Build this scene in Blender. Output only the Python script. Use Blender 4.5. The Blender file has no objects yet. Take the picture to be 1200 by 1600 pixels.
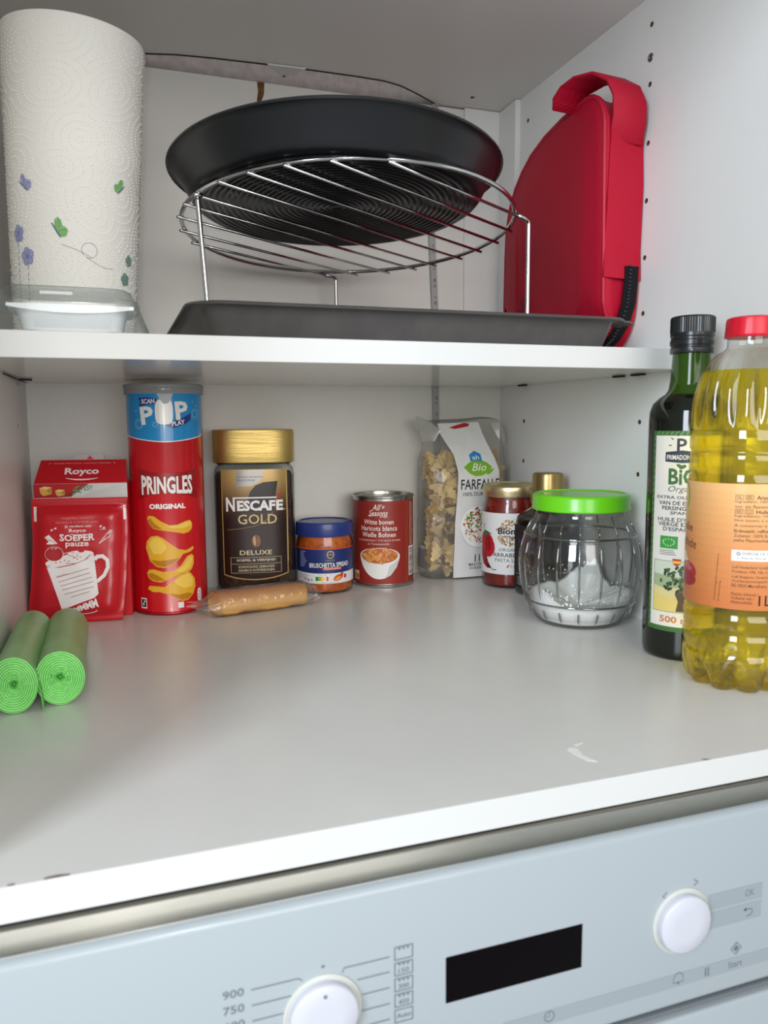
import bpy, bmesh, math, random
from math import pi, sin, cos, radians as rad, sqrt, atan2, hypot
from mathutils import Vector, Matrix, noise

S = bpy.context.scene
C = S.collection
rnd = random.Random(7)

# ------------------------------------------------------------------ camera
CAM = Vector((.0848, -.9412, .1972)); YAW, PITCH, ROLL, FPX = .3313, .1157, -.0067, 1217.8
d_ = Vector((sin(YAW)*cos(PITCH), cos(YAW)*cos(PITCH), -sin(PITCH)))
r_ = Vector((cos(YAW), -sin(YAW), 0)); u_ = r_.cross(d_)
r2 = r_*cos(ROLL)+u_*sin(ROLL); u2 = -r_*sin(ROLL)+u_*cos(ROLL)
cd = bpy.data.cameras.new('camera'); cam = bpy.data.objects.new('camera', cd); C.objects.link(cam)
M = Matrix((r2, u2, -d_)).transposed().to_4x4(); M.translation = CAM
cam.matrix_world = M
cd.sensor_fit = 'HORIZONTAL'; cd.sensor_width = 36; cd.lens = 36*FPX/1200
cd.clip_start = .01; cd.clip_end = 30
cd.dof.use_dof = True; cd.dof.focus_distance = .88; cd.dof.aperture_fstop = 17
S.camera = cam

# ------------------------------------------------------------------ world, lights, exposure
W = bpy.data.worlds.new('kitchen_air'); S.world = W; W.use_nodes = True
bg = W.node_tree.nodes['Background']; bg.inputs[0].default_value = (.86, .92, 1, 1); bg.inputs[1].default_value = .38

def area(name, loc, target, sx, sy, energy, col):
    l = bpy.data.lights.new(name, 'AREA'); l.shape = 'RECTANGLE'; l.size = sx; l.size_y = sy; l.energy = energy; l.color = col
    o = bpy.data.objects.new(name, l); C.objects.link(o); o.location = loc
    o.rotation_euler = (Vector(target)-Vector(loc)).to_track_quat('-Z', 'Y').to_euler()
    return o
area('kitchen_window', (-1.05, -1.75, .75), (.5, -.35, .3), 0.5, 1.1, 30, (.80, .89, 1))
area('added_back_fill', (.25, -4.3, 1.15), (.3, 0, .25), 2.6, 2.4, 97, (1, .985, .96))  # added fill lamp far behind the camera, brightens the back wall
fl = bpy.data.lights.new('phone_flash', 'POINT'); fl.energy = 1.5; fl.color = (1, .965, .91); fl.shadow_soft_size = .005
fo = bpy.data.objects.new('phone_flash', fl); C.objects.link(fo)
fo.location = CAM - r2*.016 + u2*.012 - d_*.005

S.view_settings.view_transform = 'Standard'; S.view_settings.look = 'None'
S.view_settings.gamma = 1; S.view_settings.use_curve_mapping = False
S.view_settings.exposure = .13
S.cycles.max_bounces = 14; S.cycles.transmission_bounces = 12; S.cycles.transparent_max_bounces = 24
S.cycles.glossy_bounces = 6; S.cycles.diffuse_bounces = 5
S.cycles.sample_clamp_indirect = 6
S.cycles.use_denoising = True

# ------------------------------------------------------------------ materials
MATS = {}
def lin(h):
    h = h.lstrip('#'); v = [int(h[i:i+2], 16)/255 for i in (0, 2, 4)]
    return tuple(((c+.055)/1.055)**2.4 if c > .04045 else c/12.92 for c in v)+(1,)

def mat(hexc, rough=.45, metal=0, spec=.5, coat=0, bump=0, bscale=200, trans=0, ior=1.45, mottle=None, mscale=30, sss=0, aniso=0, vec='Object', stretch=None):
    key = (hexc, rough, metal, spec, coat, bump, bscale, trans, ior, mottle, mscale, sss, aniso, stretch)
    if key in MATS: return MATS[key]
    m = bpy.data.materials.new('m_%s_%d' % (hexc.strip('#'), len(MATS))); m.use_nodes = True
    nt = m.node_tree; b = nt.nodes['Principled BSDF']
    b.inputs['Base Color'].default_value = lin(hexc); b.inputs['Roughness'].default_value = rough
    b.inputs['Metallic'].default_value = metal; b.inputs['Specular IOR Level'].default_value = spec
    b.inputs['Coat Weight'].default_value = coat; b.inputs['Coat Roughness'].default_value = .08
    b.inputs['Transmission Weight'].default_value = trans; b.inputs['IOR'].default_value = ior
    b.inputs['Anisotropic'].default_value = aniso
    if sss:
        b.inputs['Subsurface Weight'].default_value = sss; b.inputs['Subsurface Radius'].default_value = (.01, .01, .01); b.inputs['Subsurface Scale'].default_value = .5
    tc = nt.nodes.new('ShaderNodeTexCoord'); vout = tc.outputs[vec]
    if stretch:
        mp = nt.nodes.new('ShaderNodeMapping'); mp.inputs['Scale'].default_value = stretch
        nt.links.new(vout, mp.inputs[0]); vout = mp.outputs[0]
    if mottle:
        n = nt.nodes.new('ShaderNodeTexNoise'); n.inputs['Scale'].default_value = mscale; n.inputs['Detail'].default_value = 5
        nt.links.new(vout, n.inputs['Vector'])
        mx = nt.nodes.new('ShaderNodeMix'); mx.data_type = 'RGBA'
        mx.inputs[6].default_value = lin(hexc); mx.inputs[7].default_value = lin(mottle)
        rp = nt.nodes.new('ShaderNodeMapRange'); rp.inputs[1].default_value = .35; rp.inputs[2].default_value = .65
        nt.links.new(n.outputs[0], rp.inputs[0]); nt.links.new(rp.outputs[0], mx.inputs[0]); nt.links.new(mx.outputs[2], b.inputs['Base Color'])
    if bump:
        n = nt.nodes.new('ShaderNodeTexNoise'); n.inputs['Scale'].default_value = bscale; n.inputs['Detail'].default_value = 3
        nt.links.new(vout, n.inputs['Vector'])
        bp = nt.nodes.new('ShaderNodeBump'); bp.inputs['Strength'].default_value = bump; bp.inputs['Distance'].default_value = .001
        nt.links.new(n.outputs[0], bp.inputs['Height']); nt.links.new(bp.outputs[0], b.inputs['Normal'])
    MATS[key] = m
    return m

def clear(name, tint='#ffffff', edge='#8a9090', gloss=.05, refl=.5, rough=.04, bump=0, bscale=60, haze=0, hazec='#ffffff', power=.5, expo=3):
    """thin clear wall: mostly see-through, reflecting and darker towards grazing view"""
    m = bpy.data.materials.new(name); m.use_nodes = True; nt = m.node_tree
    nt.nodes.clear(); N = nt.nodes.new; L = nt.links.new
    out = N('ShaderNodeOutputMaterial'); tr = N('ShaderNodeBsdfTransparent'); gl = N('ShaderNodeBsdfGlossy'); lw = N('ShaderNodeLayerWeight')
    lw.inputs[0].default_value = power
    mr = N('ShaderNodeMapRange'); mr.inputs[3].default_value = gloss; mr.inputs[4].default_value = refl
    pw = N('ShaderNodeMath'); pw.operation = 'POWER'; pw.inputs[1].default_value = expo
    L(lw.outputs['Facing'], pw.inputs[0]); L(pw.outputs[0], mr.inputs[0])
    mx = N('ShaderNodeMix'); mx.data_type = 'RGBA'; mx.inputs[6].default_value = lin(tint); mx.inputs[7].default_value = lin(edge)
    L(pw.outputs[0], mx.inputs[0]); L(mx.outputs[2], tr.inputs[0])
    gl.inputs['Roughness'].default_value = rough
    if bump:
        tc = N('ShaderNodeTexCoord'); n = N('ShaderNodeTexNoise'); n.inputs['Scale'].default_value = bscale; n.inputs['Detail'].default_value = 4
        L(tc.outputs['Object'], n.inputs['Vector'])
        bp = N('ShaderNodeBump'); bp.inputs['Strength'].default_value = bump; bp.inputs['Distance'].default_value = .004
        L(n.outputs[0], bp.inputs['Height']); L(bp.outputs[0], gl.inputs['Normal']); L(bp.outputs[0], lw.inputs['Normal'])
    ms = N('ShaderNodeMixShader'); L(mr.outputs[0], ms.inputs[0]); L(tr.outputs[0], ms.inputs[1]); L(gl.outputs[0], ms.inputs[2])
    last = ms
    if haze:
        df = N('ShaderNodeBsdfDiffuse'); df.inputs[0].default_value = lin(hazec)
        m2 = N('ShaderNodeMixShader'); m2.inputs[0].default_value = haze; L(ms.outputs[0], m2.inputs[1]); L(df.outputs[0], m2.inputs[2]); last = m2
    L(last.outputs[0], out.inputs[0])
    return m

# ------------------------------------------------------------------ mesh helpers
def obj(name, bm, mats, parent=None, smooth=False, angle=None):
    me = bpy.data.meshes.new(name)
    bmesh.ops.recalc_face_normals(bm, faces=bm.faces)
    bm.to_mesh(me); bm.free()
    for m in (mats if isinstance(mats, (list, tuple)) else [mats]): me.materials.append(m)
    if smooth: me.shade_smooth()
    if angle: me.set_sharp_from_angle(angle=rad(angle))
    o = bpy.data.objects.new(name, me); C.objects.link(o)
    if parent: o.parent = parent
    return o

def thing(name, label, cat, loc=(0, 0, 0), rz=0, group=None, rot=None):
    o = bpy.data.objects.new(name, None); C.objects.link(o); o.empty_display_size = .02
    o.location = loc; o.rotation_euler = rot or (0, 0, rz); o['label'] = label; o['category'] = cat
    if group: o['group'] = group
    return o
def tag(o, label, cat, group=None):
    o['label'] = label; o['category'] = cat
    if group: o['group'] = group
    return o
def struct(name, bm, m, parent=None, **k):
    o = obj(name, bm, m, parent, **k)
    if not parent: o['kind'] = 'structure'
    return o

def new(): return bmesh.new()
def box(bm, x0, x1, y0, y1, z0, z1, bev=0, seg=2, mi=0):
    n0 = len(bm.faces)
    v = [bm.verts.new(c) for c in ((x0,y0,z0),(x1,y0,z0),(x1,y1,z0),(x0,y1,z0),(x0,y0,z1),(x1,y0,z1),(x1,y1,z1),(x0,y1,z1))]
    fs = [bm.faces.new([v[i] for i in q]) for q in ((3,2,1,0),(4,5,6,7),(0,1,5,4),(1,2,6,5),(2,3,7,6),(3,0,4,7))]
    for f in fs: f.material_index = mi
    if bev:
        es = list({e for f in fs for e in f.edges})
        bmesh.ops.bevel(bm, geom=es, offset=bev, segments=seg, affect='EDGES', profile=.5)
    return bm
def loft(bm, rings, cap0=True, cap1=True, mi=0, closed=True):
    R = [[bm.verts.new(p) for p in r] for r in rings]; n = len(R[0])
    for a, b in zip(R[:-1], R[1:]):
        for i in range(n if closed else n-1):
            j = (i+1) % n
            f = bm.faces.new((a[i], a[j], b[j], b[i])); f.material_index = mi
    if cap0: bm.faces.new(R[0][::-1]).material_index = mi
    if cap1: bm.faces.new(R[-1]).material_index = mi
    return R
def lathe(bm, prof, seg=56, cap0=True, cap1=True, mi=0, mod=None, c=(0, 0)):
    rings = []
    for r, z in prof:
        rings.append([(c[0]+(mod(r, z, 2*pi*i/seg) if mod else r)*cos(2*pi*i/seg), c[1]+(mod(r, z, 2*pi*i/seg) if mod else r)*sin(2*pi*i/seg), z) for i in range(seg)])
    return loft(bm, rings, cap0, cap1, mi)
def tube(bm, pts, r, seg=8, closed=False, caps=True):
    pts = [Vector(p) for p in pts]; n = len(pts); rings = []; up = None
    for i, p in enumerate(pts):
        if closed: t = pts[(i+1) % n]-pts[i-1]
        else: t = pts[min(i+1, n-1)]-pts[max(i-1, 0)]
        t.normalize()
        if up is None: up = t.orthogonal().normalized()
        up = (up-t*up.dot(t)).normalized(); s = t.cross(up)
        rr = r(i/(n-1)) if callable(r) else r
        rings.append([p+(up*cos(2*pi*k/seg)+s*sin(2*pi*k/seg))*rr for k in range(seg)])
    if closed: rings.append(rings[0])
    if closed:
        R = [[bm.verts.new(p) for p in q] for q in rings[:-1]]; R.append(R[0])
        for a, b in zip(R[:-1], R[1:]):
            for i in range(seg): bm.faces.new((a[i], a[(i+1) % seg], b[(i+1) % seg], b[i]))
    else: loft(bm, rings, caps, caps)
    return bm
def supell(rx, ry, n=4, seg=64):
    out = []
    for i in range(seg):
        t = 2*pi*i/seg-pi/2; c, s = cos(t), sin(t)
        out.append((rx*math.copysign(abs(c)**(2/n), c), ry*math.copysign(abs(s)**(2/n), s)))
    return out
def face_cam(x, y): return atan2(CAM.x-x, -(CAM.y-y))

# ------------------------------------------------------------------ flat print on curved surfaces
TXT = {}
def text_geo(s, bold=0, shear=0):
    k = (s, bold, shear)
    if k not in TXT:
        cu = bpy.data.curves.new('t', 'FONT'); cu.body = s; cu.size = 1; cu.resolution_u = 2; cu.offset = bold; cu.shear = shear
        o = bpy.data.objects.new('t', cu); me = bpy.data.meshes.new_from_object(o)
        vs = [(v.co.x, v.co.y) for v in me.vertices]; fs = [tuple(p.vertices) for p in me.polygons]
        bpy.data.objects.remove(o); bpy.data.curves.remove(cu); bpy.data.meshes.remove(me)
        xs = [v[0] for v in vs]; ys = [v[1] for v in vs]
        x0, x1, y0, y1 = min(xs), max(xs), min(ys), max(ys)
        TXT[k] = ([((a-x0)/(x1-x0)-.5, (b-y0)/(y1-y0)-.5) for a, b in vs], fs)
    return TXT[k]

class Print:
    """2-D artwork in millimetres, laid on a surface function surf(u, v, off) -> point"""
    def __init__(self, surf, cell_u=2.5, cell_v=None, step=.00005, base=.00012, **mk):
        self.surf = surf; self.cu = cell_u; self.cv = cell_v; self.step = step; self.base = base
        self.P = []; self.L = 0; self.mk = mk
    def add(self, vs, fs, col): self.P.append((vs, fs, col, self.L))
    def up(self): self.L += 1
    def poly(self, pts, col): self.add(pts, [tuple(range(len(pts)))], col)
    def rect(self, x0, y0, x1, y1, col): self.poly([(x0,y0),(x1,y0),(x1,y1),(x0,y1)], col)
    def ell(self, cx, cy, rx, ry, col, rot=0, n=20):
        c, s = cos(rot), sin(rot)
        self.poly([(cx+rx*cos(2*pi*i/n)*c-ry*sin(2*pi*i/n)*s, cy+rx*cos(2*pi*i/n)*s+ry*sin(2*pi*i/n)*c) for i in range(n)], col)
    def line(self, pts, w, col):
        vs, fs = [], []
        n = len(pts)
        for i, (x, y) in enumerate(pts):
            a = pts[max(i-1, 0)]; b = pts[min(i+1, n-1)]
            tx, ty = b[0]-a[0], b[1]-a[1]; l = hypot(tx, ty) or 1
            ww = w(i/(n-1)) if callable(w) else w
            vs += [(x-ty/l*ww/2, y+tx/l*ww/2), (x+ty/l*ww/2, y-tx/l*ww/2)]
        for i in range(n-1): fs.append((2*i, 2*i+1, 2*i+3, 2*i+2))
        self.add(vs, fs, col)
    def arc(self, cx, cy, rx, ry, a0, a1, w, col, n=16):
        self.line([(cx+rx*cos(rad(a0+(a1-a0)*i/n)), cy+ry*sin(rad(a0+(a1-a0)*i/n))) for i in range(n+1)], w, col)
    def frame(self, x0, y0, x1, y1, w, col):
        self.rect(x0, y0, x1, y0+w, col); self.rect(x0, y1-w, x1, y1, col); self.rect(x0, y0+w, x0+w, y1-w, col); self.rect(x1-w, y0+w, x1, y1-w, col)
    def text(self, s, cx, cy, w, h, col, bold=0, rot=0, shear=0, warp=None):
        vs, fs = text_geo(s, bold, shear); c, q = cos(rad(rot)), sin(rad(rot)); out = []
        for a, b in vs:
            x, y = a*w, b*h
            if warp: x, y = warp(x, y)
            out.append((cx+x*c-y*q, cy+x*q+y*c))
        self.add(out, fs, col)
    def build(self, name, parent, **mk):
        bm = bmesh.new(); mats = []; idx = {}; lay = bm.verts.layers.int.new('lv')
        for vs, fs, col, L in self.P:
            m = col if not isinstance(col, str) else mat(col, **{**dict(rough=.4), **self.mk, **mk})
            if m.name not in idx: idx[m.name] = len(mats); mats.append(m)
            V = []
            for x, y in vs:
                v = bm.verts.new((x, y, 0)); v[lay] = L; V.append(v)
            for f in fs:
                try:
                    F = bm.faces.new([V[i] for i in f]); F.material_index = idx[m.name]
                    F.normal_update()
                    if F.normal.z < 0: F.normal_flip()
                except ValueError: pass
        big = [f for f in bm.faces if len(f.verts) > 4]
        bmesh.ops.triangulate(bm, faces=big)
        xs = [v.co.x for v in bm.verts]; ys = [v.co.y for v in bm.verts]
        for cell, lo, hi, nrm in ((self.cu, min(xs), max(xs), (1, 0, 0)), (self.cv, min(ys), max(ys), (0, 1, 0))):
            if not cell: continue
            t = math.ceil(lo/cell)*cell
            while t < hi:
                co = (t, 0, 0) if nrm[0] else (0, t, 0)
                ed = [e for e in bm.edges if (e.verts[0].co.x-t)*(e.verts[1].co.x-t) < 0] if nrm[0] else [e for e in bm.edges if (e.verts[0].co.y-t)*(e.verts[1].co.y-t) < 0]
                if ed:
                    fs = {f for e in ed for f in e.link_faces}; vv = {v for f in fs for v in f.verts}
                    bmesh.ops.bisect_plane(bm, geom=list(fs)+list({e for f in fs for e in f.edges})+list(vv), plane_co=co, plane_no=nrm, dist=1e-6)
                t += cell
        # a cut vertex takes the level of its piece
        seen = set()
        for v in bm.verts:
            if v in seen: continue
            st = [v]; comp = []; seen.add(v)
            while st:
                a = st.pop(); comp.append(a)
                for e in a.link_edges:
                    b = e.other_vert(a)
                    if b not in seen: seen.add(b); st.append(b)
            l = max(a[lay] for a in comp)
            for a in comp: a[lay] = l
        for v in bm.verts: v.co = self.surf(v.co.x, v.co.y, self.base+self.step*v[lay])
        me = bpy.data.meshes.new(name); bm.to_mesh(me); bm.free()
        for m in mats: me.materials.append(m)
        o = bpy.data.objects.new(name, me); C.objects.link(o); o.parent = parent
        return o

def cyl_surf(R): return lambda u, v, o: Vector(((R+o)*sin(u/1000/R), -(R+o)*cos(u/1000/R), v/1000))
def plane_surf(y0): return lambda u, v, o: Vector((u/1000, y0-o, v/1000))

# ================================================================== SETTING
WR, WL, DF, HS, TS, HC = .573, -.004, -.592, .2414, .0178, .587   # right wall, left wall, front, shelf underside, shelf thickness, ceiling
white = mat('#e2e1dd', rough=.33, bump=.05, bscale=500)
white2 = mat('#e2e1dd', rough=.11)
backw = mat('#dcdad4', rough=.38, bump=.25, bscale=420)
edgew = mat('#cfcfcc', rough=.3)
chip = mat('#6b4a2e', rough=.9)
dark = mat('#15151a', rough=.7)

# right side panel with drilled shelf-pin holes
front_holes = [(-.295, z, .0022) for z in (.5613, .5086, .4561, .4038, .3513, .2991, .1949, .1435)]
back_holes = [(-.0655, z, .0022) for z in (.5561, .5040, .1964, .1464)]
def side_panel(name, x, thick, holes):
    bm = new()
    outer = [(DF, -.5), (.02, -.5), (.02, .8), (DF, .8)]
    loops = [outer]+[[(y+r*cos(2*pi*i/12), z+r*sin(2*pi*i/12)) for i in range(12)] for y, z, r in holes]
    from mathutils.geometry import tessellate_polygon
    tri = tessellate_polygon([[Vector((a, b, 0)) for a, b in l] for l in loops])
    flat = [p for l in loops for p in l]; V = [bm.verts.new((x, a, b)) for a, b in flat]
    for t in tri: bm.faces.new([V[i] for i in t])
    B = [bm.verts.new((x+thick, a, b)) for a, b in outer]
    bm.faces.new(B)
    for i in range(4): bm.faces.new((V[i], V[(i+1) % 4], B[(i+1) % 4], B[i]))
    return struct(name, bm, white)
wr = side_panel('wall_right', WR, .018, front_holes+back_holes)
for y, z, r in front_holes+back_holes:
    bm = new(); n = 12
    loft(bm, [[(WR+d, y+q*cos(2*pi*i/n), z+q*sin(2*pi*i/n)) for i in range(n)] for d, q in ((-.0001, r*1.12), (-.0001, r), (.009, r*.95))], False, True)
    obj('pin_hole', bm, chip, wr, smooth=False)
bm = new(); n = 14
loft(bm, [[(WR+d, -.2946+q*cos(2*pi*i/n), .5324+q*sin(2*pi*i/n)) for i in range(n)] for d, q in ((0, .004), (-.0006, .0036), (-.0007, .002), (-.0002, .0014))], False, True)
o = obj('screw', bm, mat('#8a8c90', rough=.3, metal=1), wr); o['label'] = 'grey metal screw head'
bm = new(); box(bm, WL-.018, WL, DF, .02, -.5, .8); wl = struct('wall_left', bm, white)
for y, z in ((-.079, .2367), (-.096, .1955)):
    bm = new(); loft(bm, [[(WL+.0002+d, y+.0016*cos(a*pi/5), z+.0016*sin(a*pi/5)) for a in range(10)] for d in (0, .0001)], True, True); obj('pin_hole', bm, dark, wl)
# back panel, its top edge below the ceiling cut-out
bm = new(); box(bm, WL, WR, 0, .006, -.02, .5855); wb = struct('wall_back', bm, backw)
bm = new()
pts = [(.2578, .5858), (.2588, .576), (.2572, .566), (.2584, .556), (.2645, .556), (.2628, .566), (.2655, .573), (.2662, .5858)]
loft(bm, [[(x, y, z) for x, z in pts] for y in (-.0006, .002)]); o = obj('torn_notch', bm, mat('#7d5a36', rough=.9, bump=.6, bscale=300, mottle='#5d3d20', mscale=200), wb); o['label'] = 'brown torn chipboard notch'
# plaster wall behind the back panel, seen through the cut-out
bm = new(); box(bm, WL-.05, WR+.05, .022, .06, .4, .82); struct('wall_rear', bm, mat('#a19897', rough=.95, bump=.9, bscale=260, mottle='#918887', mscale=90))
# cupboard top with curved cut-out at the back
cut = [(.085, .006), (.105, -.012), (.133, -.029), (.165, -.037), (.201, -.041), (.26, -.0445), (.306, -.046), (.36, -.0465), (.396, -.045), (.418, -.039), (.433, -.031), (.453, -.019), (.473, -.006), (.485, .003), (.489, .006)]
bm = new()
outl = [(WL, DF), (WR, DF), (WR, .006)]+cut[::-1]+[(WL, .006)]
lo = [bm.verts.new((x, y, HC)) for x, y in outl]; hi = [bm.verts.new((x, y, HC+.018)) for x, y in outl]
bm.faces.new(lo); bm.faces.new(hi[::-1])
for i in range(len(outl)):
    j = (i+1) % len(outl); f = bm.faces.new((lo[i], lo[j], hi[j], hi[i]))
    if 3 <= i < 3+len(cut)-1: f.material_index = 1
bmesh.ops.triangulate(bm, faces=[f for f in bm.faces if len(f.verts) > 4])
ce = struct('ceiling', bm, [white, mat('#4a3c38', rough=.9)])
bm = new(); tube(bm, [(x, y, HC-.0002) for x, y in cut], .0009, 6); o = obj('cutout_shade_line', bm, mat('#2b2523', rough=.9), ce); o['label'] = 'added dark line for gap shadow along the curved cut-out'  # dark tube drawn in as the gap shadow along the cut-out
bm = new(); loft(bm, [[(.2610, -.0482, z), (.3033, -.0505, z), (.2865, -.0215, z), (.2810, -.0213, z)] for z in (HC-.0022, HC-.0004)])
o = obj('corner_bracket', bm, mat('#d9d9d6', rough=.4), ce); o['label'] = 'small triangular grey plate at the cut-out'
bm = new(); lathe(bm, [(.0016, HC-.003), (.0016, HC-.0021)], 10, c=(.2835, -.0265)); obj('screw', bm, mat('#55565a', rough=.4, metal=1), ce)
bm = new(); lathe(bm, [(.0026, HC-.0004), (.0026, HC)], 12, c=(.5136, -.0344)); obj('pin_hole', bm, chip, ce)
# unseen cover, added to keep world light out of the void above
bm = new(); box(bm, WL-.05, WR+.05, DF, .06, .80, .82); struct('light_block', bm, white)
# strips in the upper right back corner
bm = new(); box(bm, .518, WR, -.0045, .0005, HS+TS, HC-.0005, .0006, 1); struct('trim_1', bm, white)
bm = new(); box(bm, .5655, WR, -.0475, -.0046, HS+TS, HC-.0005, .0008, 1); struct('trim_2', bm, white)
# bottom board with its front edge band
bm = new(); box(bm, WL, WR, DF+.0012, .006, -.0165, 0); fl_ = struct('floor', bm, mat('#d9d8d3', rough=.27, bump=.03, bscale=700, mottle='#d5d4cf', mscale=12))
bm = new(); box(bm, WL, WR, DF-.0004, DF+.0011, -.0166, .0001, .0004, 1); obj('edge_band', bm, edgew, fl_)
for pts in ([(.4005, -.5895), (.4035, -.5905), (.406, -.5916), (.4015, -.5916)], [(.048, -.590), (.053, -.5895), (.058, -.5906), (.058, -.5916), (.047, -.5916)], [(.033, -.5904), (.0355, -.5902), (.036, -.5916), (.033, -.5916)]):
    bm = new(); loft(bm, [[(x, y, z) for x, y in pts] for z in (.00012, .00022)]); o = obj('chipped_spot', bm, mat('#7c6259', rough=.9), fl_)
bm = new()
for pts in ([(.334, -.552), (.338, -.549), (.341, -.553), (.339, -.562), (.342, -.572), (.337, -.569), (.335, -.560)], [(.342, -.547), (.349, -.545), (.349, -.5462), (.343, -.549)]):
    loft(bm, [[(x, y, z) for x, y in pts] for z in (.0001, .00025)])
o = obj('scuff_mark', bm, mat('#eeeeea', rough=.35), fl_); o['label'] = 'small pale scuff near the front edge'

# ================================================================== APPLIANCE UNDER THE BOARD
steel = mat('#efebe0', rough=.27, metal=.95, aniso=.96)
_nt = steel.node_tree; _tg = _nt.nodes.new('ShaderNodeTangent'); _tg.direction_type = 'RADIAL'; _tg.axis = 'Z'
_nt.links.new(_tg.outputs[0], _nt.nodes['Principled BSDF'].inputs['Tangent']); _nt.nodes['Principled BSDF'].inputs['Anisotropic Rotation'].default_value = .25
ap = thing('microwave_oven', 'white built-in microwave with two round knobs and black display below the bottom board', 'microwave', (.29, -.605, -.4))
APO = Vector(ap.location)
def loc(bm, off): bmesh.ops.translate(bm, verts=bm.verts, vec=-off); return bm
bm = new(); box(bm, .0, .57, -.5925, -.15, -.40, -.05); obj('housing', loc(bm, APO), mat('#70706e', rough=.6), ap)
bm = new(); box(bm, .0, .57, -.5945, -.590, -.0499, -.0187); o = obj('steel_strip', loc(bm, APO), steel, ap); o['label'] = 'brushed steel strip along the top'
bm = new(); box(bm, .0, .57, -.588, -.57, -.0187, -.0167); obj('gap_shade', loc(bm, APO), dark, ap)  # dark filler standing in for the shade in the gap under the board
apw = mat('#a1a9ac', rough=.2, spec=.4)
bm = new(); box(bm, -.012, .582, -.61, -.6015, -.1338, -.0240, .0032, 4); fp = obj('control_panel', loc(bm, APO), apw, ap, smooth=True, angle=40)
bm = new(); box(bm, -.012, .582, -.6115, -.6, -.1355, -.1336, .0006, 2); obj('panel_lip', loc(bm, APO), mat('#8f9497', rough=.25, metal=.7), ap)
bm = new(); box(bm, -.012, .582, -.604, -.592, -.1405, -.1356); obj('door_gap', loc(bm, APO), mat('#050506', rough=.6), ap)
bm = new(); box(bm, -.012, .582, -.611, -.592, -.40, -.1405, .002, 3); obj('door', loc(bm, APO), apw, ap, smooth=True, angle=40)
bm = new(); box(bm, .2297, .3088, -.6104, -.6085, -.0936, -.0685, .0004, 1); ds = obj('display', loc(bm, APO), mat('#050204', rough=.12, spec=.15), ap); ds['label'] = 'black rectangular display window'
def knob(x, z, dot):
    bm = new(); n = 48
    def ring(r, y): return [(x+r*cos(2*pi*i/n), y, z+r*sin(2*pi*i/n)) for i in range(n)]
    loft(bm, [ring(.0192, -.6101), ring(.0190, -.6110), ring(.0182, -.6113), ring(.0176, -.6107)], True, True)
    obj('knob_ring', loc(bm, APO), mat('#c2c4bd', rough=.25), ap, smooth=True, angle=35)
    bm = new()
    loft(bm, [ring(.0166, -.6102), ring(.0167, -.6138), ring(.0164, -.6150), ring(.0156, -.6156), ring(.008, -.6158)], True, True)
    k = obj('knob', loc(bm, APO), mat('#c3c4cc', rough=.25), ap, smooth=True, angle=50)
    if dot:
        bm = new(); n = 14
        loft(bm, [[(x+.0009*cos(2*pi*i/n), y, z+.0118+.0009*sin(2*pi*i/n)) for i in range(n)] for y in (-.6157, -.6161)]); obj('pointer_dot', loc(bm, APO), mat('#6d737c', rough=.5), k)
knob(.1663, -.0805, True); knob(.3728, -.0812, False)
pr = Print(lambda u, v, o: Vector((u/1000, -.61-o, v/1000))-APO, cell_u=None, rough=.25, spec=.4)
gy, bandc = '#666d74', '#929a9e'
pr.rect(391.5, -80.0, 430.2, -70.3, bandc); pr.rect(391.5, -91.6, 430, -81.2, bandc); pr.rect(262, -121.4, 500, -113.2, bandc)
pr.up()
pr.text('OK', 421, -74.9, 6.6, 4.2, gy); pr.text('Start', 412.7, -117.3, 10, 4.0, gy, bold=.01)
pr.line([(417.5, -85), (422, -85), (423.4, -86.2), (423.4, -87.8), (422, -89), (419.5, -89)], .7, gy); pr.poly([(417, -85), (419, -83.6), (419, -86.4)], gy)
pr.line([(369.5, -115.4), (370.3, -113.8), (372.6, -112.9), (374.9, -113.8), (375.7, -115.4), (376.3, -118.6), (368.9, -118.6), (369.5, -115.4)], .6, gy)
pr.rect(372, -120, 373.4, -118.9, gy)
pr.rect(391, -120, 392, -114.6, gy); pr.rect(393, -120, 394, -114.6, gy)
pr.line([(413, -104), (416.8, -107.8), (413, -111.6), (409.2, -107.8), (413, -104)], .6, gy); pr.poly([(413, -105.6), (415.2, -107.8), (413, -110), (410.8, -107.8)], gy)
pr.arc(289.5, -116.8, 2.9, 2.9, 0, 360, .6, gy, 24); pr.line([(289.5, -114.4), (289.5, -116.8), (287.4, -116.8)], .5, gy)
pr.rect(268, -119, 271, -116.6, gy)
pr.line([(362.6, -62.5), (359.8, -64.4), (362.6, -66.3)], .7, gy); pr.line([(380.7, -58.6), (383.6, -60.4), (380.7, -62.2)], .7, gy)
for s, z in (('900', -60.4), ('750', -68.2), ('600', -76), ('450', -84), ('300', -92), ('150', -100)):
    pr.text(s, 124.8, z, 9.6, 4.1, gy, bold=.01)
pr.line([(133, -60.6), (155, -60.6), (156.8, -62.2)], .6, gy)
for z, e in ((-68.4, 152), (-76.2, 148), (-84.2, 147.5)): pr.line([(133, z), (e, z)], .6, gy)
pr.line([(176.2, -63), (177, -60.8), (200, -60.8)], .6, gy)
for z, b in ((-68.6, 183.5), (-76.9, 186), (-85.3, 185.5), (-93.6, 184)): pr.line([(b, z), (200, z)], .6, gy)
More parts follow.
